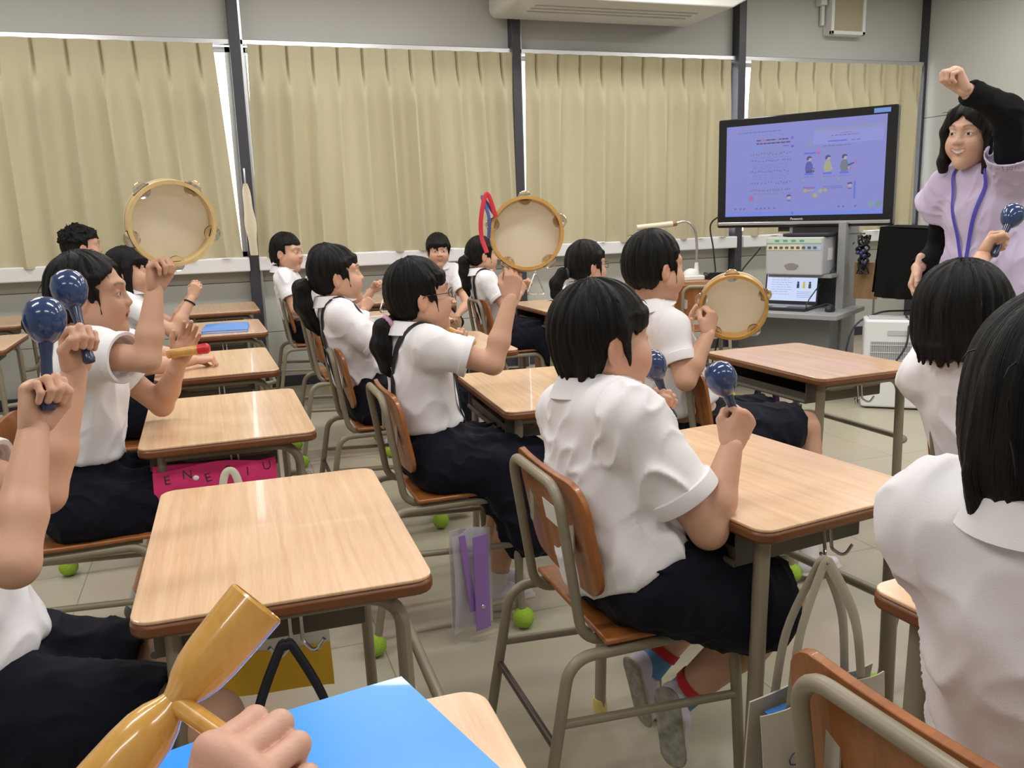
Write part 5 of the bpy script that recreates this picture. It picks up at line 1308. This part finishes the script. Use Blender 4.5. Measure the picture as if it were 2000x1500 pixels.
# pupil with the clear tambourine
p2 = person(dict(label='person with hair in a low bun raising a clear tambourine, other palm open', q=2, s=.90, hs=.95, pel=(-.40, 2.475, .54), head=(-.322, 2.476, 1.058), hyaw=-6, hpitch=2, neck=(-.345, 2.472, .950), mouth='open', waist=.10, seed=71, hair='tied', tails=[dict(name='bun', pts=[(0, -.10, -.02), (0, -.135, -.03), (0, -.15, -.06), (.01, -.145, -.10)], r=[.018, .032, .030, .006], tie=K_TIE)],
    collar=False, loose=1.5, flare=1.0, sleeve=.58, fold=.010, top='shirt', low='skirt', drop=.03, shR=(.045, -.01, .02),
    armR=dict(e=(-.185, 2.25, .915), w=(-.152, 2.28, 1.085), n=(.75, -.60, 0), d=(.10, .0, .99), curl=.78, thumb=.6, spread=.5), armL=dict(e=(-.19, 2.62, .725), w=(-.125, 2.555, .865), n=(.35, -.5, .78), d=(.45, .0, .88), curl=.22, thumb=.15, spread=.8),
    knR=(-.17, 2.41, .51), knL=(-.15, 2.56, .515), anR=(-.24, 2.40, .085), anL=(-.33, 2.74, .082), shoecol=srgb(92, 90, 90)))
tambourine((-.100, 2.315, 1.243), (.24, -.95, -.10), 'clear-skinned tambourine raised in front of the slanting curtain gap', .95)
gl = grip(p2, 'L', (0.0, .05, -.03)); stick('wooden_beater', gl+vec(-.045, 0, -.012), gl+vec(.065, -.03, .0), .0135, m_ring2, 'short wooden stick with a red tip under the open palm by the blue file', 'stick', m_red)
# hidden neighbours of that row
p3 = person(dict(label='person hidden behind the low bun, two bare forearms resting on a desk', q=0, s=.90, hs=.92, pel=(-.44, 3.52, .54), head=(-.435, 3.52, 1.0), seed=73, hair='short', low='shorts',
    armR=dict(e=(-.30, 3.36, .725), w=(-.115, 3.53, .715), n=(0, 0, -1), d=(1, .15, 0), curl=.7), armL=dict(e=(-.30, 3.72, .725), w=(-.17, 3.75, .715), n=(0, 0, -1), d=(1, -.2, 0), curl=.7)))
p4 = person(dict(label='long-haired person with a black wrist band under the raised clear tambourine', q=1, s=.90, hs=.97, pel=(-.44, 4.68, .54), head=(-.425, 4.70, 1.01), hyaw=0, seed=75, hair='long', low='skirt',
    armR=dict(e=(-.235, 4.52, .712), w=(-.135, 4.58, .875), n=(.3, .9, .1), d=(.4, .1, .9), curl=.8, thumb=.8), armL=dict(e=(-.25, 4.82, .715), w=(-.135, 4.74, .88), n=(.2, -.9, .1), d=(.4, -.1, .9), curl=.8, thumb=.8)))
A = p4['arms']['R']; a_ = nrm(A['w']-A['e']); MB().lathe([(.0265+.004*math.cos(q), .004*math.sin(q)) for q in np.linspace(0, 2*PI, 9)[:-1]], 20, M=frame_from(a_), t=A['w']-a_*.03-p4['loc0'], closed=True).build('wrist_band', m_strap, p4['root'])
p5 = person(dict(label='person with tousled black hair, only the head showing against the curtain', q=1, s=.95, hs=1.02, pel=(-.74, 5.72, .56), head=(-.755, 5.74, 1.115), hyaw=15, seed=77, hair='messy', top='polo', low='shorts'))
# pupil at the frame edge
p1 = person(dict(label='person cut off by the photo\'s edge, both forearms raised shaking blue maracas', q=2, s=.92, hs=.95, pel=(-.43, 1.50, .52), head=(-.50, 1.50, 1.03), seed=81, hair='bowl', loose=1.7, sleeve=.60, flare=1.0, waist=.03, low='shorts', short=.80, lw=.98, hfine=.9,
    armR=dict(e=(-.300, 1.262, .792), w=(-.276, 1.378, .955), n=(.75, -.60, .0), d=(.12, .25, .95), curl=.85, thumb=.9), armL=dict(e=(-.31, 1.56, .80), w=(-.248, 1.615, 1.002), n=(.55, -.80, 0), d=(.12, .0, .99), curl=.80, thumb=.9),
    knR=(-.075, 1.34, .455), knL=(-.125, 1.53, .47), anR=(-.11, 1.36, .085), anL=(-.15, 1.54, .085)))
maraca(grip(p1, 'R')+vec(0, .01, .018), (.04, .30, 1), 'blue maraca in the raised fist closest to the frame edge')
maraca(grip(p1, 'L')+vec(0, .01, .005), (-.2, .45, 1), 'blue maraca beside the bun of the tambourine pupil')
# pupil at the nearest desk, only a fist in view
G0 = vec(.002, .537, .884); d0 = nrm((.35, -.05, .94)); t0 = nrm((-.68, .7, .28)); n0 = np.cross(t0, d0); k0 = .80*.92*1.36
p0 = person(dict(label='person showing only a fist that grips the golden wooden block\'s handle', q=2, s=.92, hs=.95, pel=(-.50, .50, .54), head=(-.56, .46, 1.04), seed=91, hair='bowl', low='shorts', hfine=.75, hk=1.36, skin=(.62, .36, .27),
    armR=dict(e=(-.22, .40, .70), w=G0-k0*(.072*d0+.030*n0), d=d0, n=n0, curl=.95, thumb=.95), armL=dict(w=(-.15, .68, .735), n=(0, 0, -1), d=(1, 0, 0), curl=.4)))
wb = empty('wood_block', (0, 0, 0)); tag(wb, 'glossy golden two-part wooden block held up in front of the nearest desks', 'percussion block')
c0 = vec(-.0585, .615, .902); ax = nrm((.100, .034, .088))
def half(sg):
    pr = [(.0100, .0), (.0122, .006), (.0165, .014), (.0200, .025), (.0218, .040), (.0228, .060), (.0236, .086), (.0220, .088), (.0210, .084), (.017, .03), (.004, .026), (0, .026)]
    MB().lathe([(0, -.004)]+[(r, z) for r, z in pr], 36, M=frame_from(ax*sg), t=(0, 0, 0)).build('tube', m_bamboo, wb)
half(1); half(-1)
ha = nrm(G0-c0); hd = MB().lathe([(0, .004), (.0085, .004), (.0075, .02), (.0075, .10), (.0085, .112), (0, .114)], 18, M=frame_from(ha)).build('handle', m_bamboo, wb)
wb.location = tuple(c0)
# teacher
m_lilac = mat('lilac cotton', srgb(196, 184, 214), .8, bump=(500, .12), sheen=.15, spec=.2)
m_blk = mat('black knit', (.008, .008, .009), .9, spec=.15)
tc_ = person(dict(label='standing person in lilac top over black sleeves, dark bob, one fist raised, smiling', group='teacher at the front', q=2, s=1.05, hs=1.0, pel=(2.675, 2.425, .86), girth=.92, head=(2.605, 2.46, 1.468), hyaw=190, hpitch=-4, hroll=-4, yaw=186, neck=(2.640, 2.44, 1.345), sit=False, mouth='smile', seed=95, hair='bob', top='tunic', shirtmat=m_lilac, loose=1.7, sleeve=.45, flare=1.30, collar=False, low='trousers', lowmat=mat('grey trousers', srgb(96, 98, 100), .8), fold=.010, shoecol=srgb(60, 60, 66), shL=(-.02, .02, .02), skin=(.66, .42, .31),
    armL=dict(e=(2.500, 2.235, 1.520), w=(2.350, 2.272, 1.592), n=(-.85, .2, -.5), d=(-.50, .1, .86), curl=.85, thumb=.6), armR=dict(e=(2.70, 2.68, 1.05), w=(2.565, 2.645, .985), n=(.3, -.7, -.4), d=(-.35, -.05, -.93), curl=.35, thumb=.3)))
for sd in 'RL':
    A = tc_['arms'][sd]; S_ = tc_['S'][sd]; P_ = np.array([S_, A['e'], A['w']]); g = SDF(P_.min(0)-.1, P_.max(0)+.1, .005); e_ = A['e']; a_ = nrm(A['w']-e_)
    g.cap(S_, e_, .053, .047, k=.02); g.cap(e_, A['w']-a_*.012, .046, .0375, k=.02, end=0.0); g.cap(A['w']-a_*.03, A['w']+a_*.03, .028, .028, k=.002, o='s', start=0)
    V, F = g.mesh(1); V = folds(V, normals(V, F), .005, 8, (1, 1, 1)); colmesh('sleeve', V, F, None, m_blk, tc_['root'], tc_['loc0'])
gs, rt_, fw_, us_, N_ = tc_['gs'], tc_['rt'], tc_['fw'], tc_['us'], tc_['N']
badge = N_+fw_*.16-us_*.40+rt_*(-.01)
for sg in (1, -1):
    Q = np.array(smooth_path([N_-fw_*.06+us_*.02+rt_*sg*.04, N_+us_*.01+rt_*sg*.075, N_+fw_*.08-us_*.06+rt_*sg*.065, N_+fw_*.14-us_*.22+rt_*sg*.03, badge+us_*.05+rt_*sg*.004], 8)); Q = gs.project(Q, .004, 14); Q[1:-1] = .25*Q[:-2]+.5*Q[1:-1]+.25*Q[2:]; Q = gs.project(Q, .0045, 4)
    MB().tube(Q-tc_['loc0'], 1.0, 8, flat=(.007, .0016), up=gs.grad(Q)).build('lanyard', mat('blue lanyard', srgb(72, 66, 178), .6), tc_['root'])
b0 = gs.project(np.array([badge]), .008)[0]; gn = gs.grad(np.array([b0]))[0]; Mb = np.stack([nrm(np.cross(us_, gn)), us_, gn], 1)
Mb = np.stack([Mb[:, 0], nrm(np.cross(gn, Mb[:, 0])), gn], 1)
bd = MB().prism(rrect(.10, .075, .006), -.0015, .0015, M=Mb, t=b0-tc_['loc0']).build('name_badge', mat('clear badge holder', srgb(214, 222, 214), .2), tc_['root'], smooth=False)
MB().prism(rrect(.09, .05, .004), .0016, .0026, M=Mb, t=b0-tc_['loc0']-Mb[:, 1]*.006).build('badge_card', mat('green card', srgb(150, 206, 130), .5), bd, smooth=False)
# glasses
def glasses(info, m):
    Rh, Hc, hs, l0 = info['Rh'], info['Hc'], info['hs'], info['loc0']; mb = MB(); T = lambda p: Rh@(np.array(p)*hs)+Hc-l0
    for s in (-1, 1):
        mb.tube([T((s*.032+.021*math.cos(a), .101-.010*abs(math.cos(a)), .005+.016*math.sin(a))) for a in np.linspace(0, 2*PI, 19)[:-1]], .0013, 6, closed=True)
        mb.tube([T((s*.053, .090, .008)), T((s*.074, .055, .010)), T((s*.081, .0, .012)), T((s*.080, -.02, -.004))], .0013, 6)
    mb.tube([T((-.012, .101, .006)), T((.012, .101, .006))], .0013, 6); mb.build('glasses', m, info['root'])
glasses(p8, mat('dark glasses frame', (.02, .02, .025), .3)); glasses(p11, MATS['dark glasses frame'])

# ---------------------------------------------------------------- papers, files, bags
m_file = mat('glossy blue file', srgb(34, 146, 250), .28, coat=.3)
def file_(name, pts, z, th, label):
    root = empty(name, (pts[0][0], pts[0][1], z)); tag(root, label, 'file', 'blue plastic files on desks'); p = [(x-pts[0][0], y-pts[0][1]) for x, y in pts]
    MB().prism(p, 0, .0015).build('back_cover', m_file, root, smooth=False)
    q = np.array(p); c = q.mean(0); MB().prism([tuple(c+(v-c)*.965) for v in q], .0016, th-.002).build('pages', mat('white pages', srgb(236, 236, 238), .6), root, smooth=False)
    def top(u, v): a = q[0]*(1-u)+q[1]*u; b2 = q[3]*(1-u)+q[2]*u; w_ = a*(1-v)+b2*v; return (w_[0], w_[1], th+.006*math.sin(PI*u)*(.3+v)*.5)
    MB().grid(top, 10, 10, .0012).build('cover', m_file, root)
    e = [q[0], q[3]]; MB().tube([(e[0][0], e[0][1], th/2), (e[1][0], e[1][1], th/2)], 1.0, 8, flat=(.004, th*.6), up=vec(0, 0, 1)).build('spine', m_file, root)
    return root
file_('blue_file', [(-.085, .655), (.225, .725), (.165, .944), (-.135, .878)], .6805, .014, 'large blue plastic file lying on the desk closest to the camera')
file_('blue_file', [(-.11, 4.62), (.115, 4.60), (.135, 4.93), (-.09, 4.95)], .6805, .012, 'small blue plastic file on the second desk from the sill')
def sheet(x, y, a, label, z=.6812, w_=.21, d_=.297, m=None):
    o = MB().grid(lambda u, v: ((u-.5)*w_, (v-.5)*d_, .003*math.sin(PI*u)), 6, 6, .0012).build('paper_sheet', m or mat('white paper', srgb(232, 232, 232), .6), None, (x, y, z), a); tag(o, label, 'paper', 'loose sheets on the back desks')
    mb = MB()
    for i in range(9): mb.box((0, .11-.026*i, .0045), (.16, .006, .0006))
    mb.build('print', mat('grey print', srgb(150, 152, 156), .7), o, smooth=False)
sheet(.86, 4.74, .1, 'printed paper sheet on the desk of the triangle player, nearest the pupil'); sheet(1.06, 4.80, -.1, 'printed paper sheet on the desk of the triangle player, past the first sheet')
sheet(.84, 5.95, .1, 'pale paper sheet on the desk closest to the sill before the polo boy')
def tote(name, c, w_, h_, d_, body, label, handle=None, band=None, rot=0, hk=None, tilt=0):
    root = empty(name, c, rot); tag(root, label, 'bag')
    def sh(side):
        def fn(u, v):
            b = .5+.5*math.sin(PI*u); return ((u-.5)*w_*(1+.05*v), side*d_/2*(.25+.75*math.sin(PI*min(1, v*.75+.12)))*b-.006*math.sin(9*u+3*v), h_*(1-v)+.008*math.sin(5*u+side))
        return fn
    mb = MB(); mb.grid(sh(-1), 14, 12, .003); mb.grid(sh(1), 14, 12, .003); mb.build('body', body, root)
    if band: mb = MB(); mb.grid(lambda u, v: tuple(np.array(sh(-1)(u, v*.42+.58))+np.array((0, -.003, 0))), 14, 8, .002); mb.grid(lambda u, v: tuple(np.array(sh(1)(u, v*.42+.58))+np.array((0, .003, 0))), 14, 8, .002); mb.build('bottom_panel', band, root)
    if handle is not None:
        hm_, top_, fw2, sp2 = handle
        for s in (-1, 1):
            pts = smooth_path([(-w_*sp2, s*d_*.2, h_-.03), (-w_*sp2*.75, s*d_*.15, h_+top_*.5), (-.012, s*.006, h_+top_*.96), (0, s*.006, h_+top_), (.012, s*.006, h_+top_*.96), (w_*sp2*.75, s*d_*.15, h_+top_*.5), (w_*sp2, s*d_*.2, h_-.03)], 6)
            MB().tube(pts, 1.0, 8, flat=(fw2, .0018), up=vec(0, 1, 0)).build('handle', hm_, root)
    return root
bp_ = tote('tote_bag', (-.055, 2.335, .262), .31, .35, .06, mat('pink print cloth', srgb(214, 50, 112), .8), 'pink cloth bag patterned with black letters hanging under the desk of the bun-haired pupil', None)
MB().tube(smooth_path([(.0, -.043, .12), (.015, -.046, .30), (.035, -.047, .338), (.055, -.046, .30), (.075, -.043, .12)], 6), 1.0, 8, flat=(.010, .0018), up=vec(0, 1, 0)).build('handle', mat('cream webbing', srgb(226, 222, 204), .8), bp_)
for i, (ch_, x, z, a) in enumerate([('E', -.12, .30, .1), ('N', -.07, .31, 0), ('E', -.02, .295, .2), ('S', .03, .31, -.1), ('I', .08, .30, 0), ('U', .13, .31, .1), ('S', -.09, .26, 0), ('E', -.03, .25, -.2), ('R', .02, .265, 0), ('Z', .07, .255, .3), ('T', .12, .26, 0)]):
    text('letter', ch_, .034, M_UP@rotm('Z', a), (x, -.037, z+.027), mat('black letter', (.03, .02, .03), .7), bp_)
for x, z in ((-.10, .285), (.0, .272), (.10, .28), (-.05, .325)): MB().sphere((x, -.0335, z), (.008, .0015, .007), 10, 6).build('white_dot', m_sticker, bp_)
tote('tote_bag', (.0, 1.92, .168), .33, .27, .09, mat('white canvas', srgb(226, 224, 218), .8), 'white and yellow canvas bag hanging behind the large clear desk', (m_strap, .06, .010, .2), mat('yellow canvas', srgb(240, 192, 56), .8), rot=-.1)
tote('tote_bag', (.045, 1.235, .14), .24, .24, .06, mat('dark grey cloth', srgb(58, 58, 62), .85), 'bag with long black handles hanging from the hook of the large clear desk', (m_strap, .235, .006, .30))
gb = tote('tote_bag', (2.06, 2.88, .13), .33, .31, .06, mat('green floral cloth', srgb(74, 116, 98), .8, var=(22, .45)), 'green patterned bag with purple handles hanging from the empty desk', (mat('purple webbing', srgb(92, 56, 128), .8), .14, .009, .16))
for x, z in ((.10, .17), (-.06, .2), (.04, .25), (.12, .25)): MB().sphere((x, -.032, z), (.022, .002, .022), 12, 6).build('flower_print', mat('orange flower', srgb(170, 120, 72), .8), gb)
tb_ = tote('tote_bag', (.955, 1.155, .04), .30, .35, .10, mat('natural canvas', srgb(196, 188, 172), .85), 'natural canvas tote with small printed marks hanging from the turned desk', (mat('canvas strap', srgb(178, 170, 152), .85), .235, .011, .30), rot=.14)
MB().grid(lambda u, v: ((u-.5)*.24, (-.5+v)*.022, .33), 6, 4, .002).build('blue_lining', mat('blue lining', srgb(48, 110, 176), .7), tb_)
mk = MB(); r5 = random.Random(9)
for r_ in range(5):
    for c_ in range(4):
        x, z = -.10+.06*c_+r5.uniform(-.01, .01), .27-.055*r_; mk.tube([(x+.016*math.cos(q)*r5.uniform(.8, 1.1), -.047-.006*math.sin(PI*(x/.3+.5)), z+.013*math.sin(q)) for q in np.linspace(0, 2*PI, 9)[:-1]], .0016, 5, closed=True)
        mk.box((x, -.052, z-.022), (.03, .002, .003))
mk.build('printed_marks', mat('dark print', srgb(60, 66, 84), .7), tb_)
sb = tote('shoe_bag', (.62, 2.27, .045), .13, .30, .05, mat('clear vinyl', srgb(214, 212, 222), .2, alpha=.45), 'clear and purple shoe bag hanging beneath the pupil with a pink hair tie', None, None, rot=.3)
MB().grid(lambda u, v: ((u-.5)*.05+.012, -.038-.002*math.sin(PI*u), .29*(1-v)), 4, 14, .004).grid(lambda u, v: (-.055+.02*u+.03*v, -.030, .30-.24*v), 3, 12, .004).build('purple_band', mat('purple vinyl', srgb(150, 112, 186), .4), sb)
MB().lathe([(0, 0), (.008, 0), (.006, .003), (0, .003)], 14, M=M_UP, t=(.012, -.040, .07)).build('snap', m_steel, sb)
wbk = empty('woven_basket', (.80, 2.83, .38)); tag(wbk, 'brown woven pouch stuffed under the desk of the ribbon tambourine pupil', 'basket')
mb = MB()
for i in range(6): mb.tube([( .085*math.cos(q), .06*math.sin(q), .022*i+.006*math.sin(8*q+i*PI)) for q in np.linspace(0, 2*PI, 37)[:-1]], .011, 8, closed=True)
mb.build('weave', mat('brown leather weave', srgb(122, 66, 34), .5, var=(40, .3)), wbk); MB().lathe([(0, 0), (.08, 0), (.08, .004), (0, .004)], 20).build('bottom', MATS['brown leather weave'], wbk)
bpz = MB().prism(rrect(.12, .09, .02), 0, .075).build('blue_pouch', mat('blue pouch cloth', srgb(58, 130, 184), .7), None, (.87, 2.72, .40), .3, bev=.012); tag(bpz, 'small blue pouch beside the brown woven pouch under the desk', 'pouch')
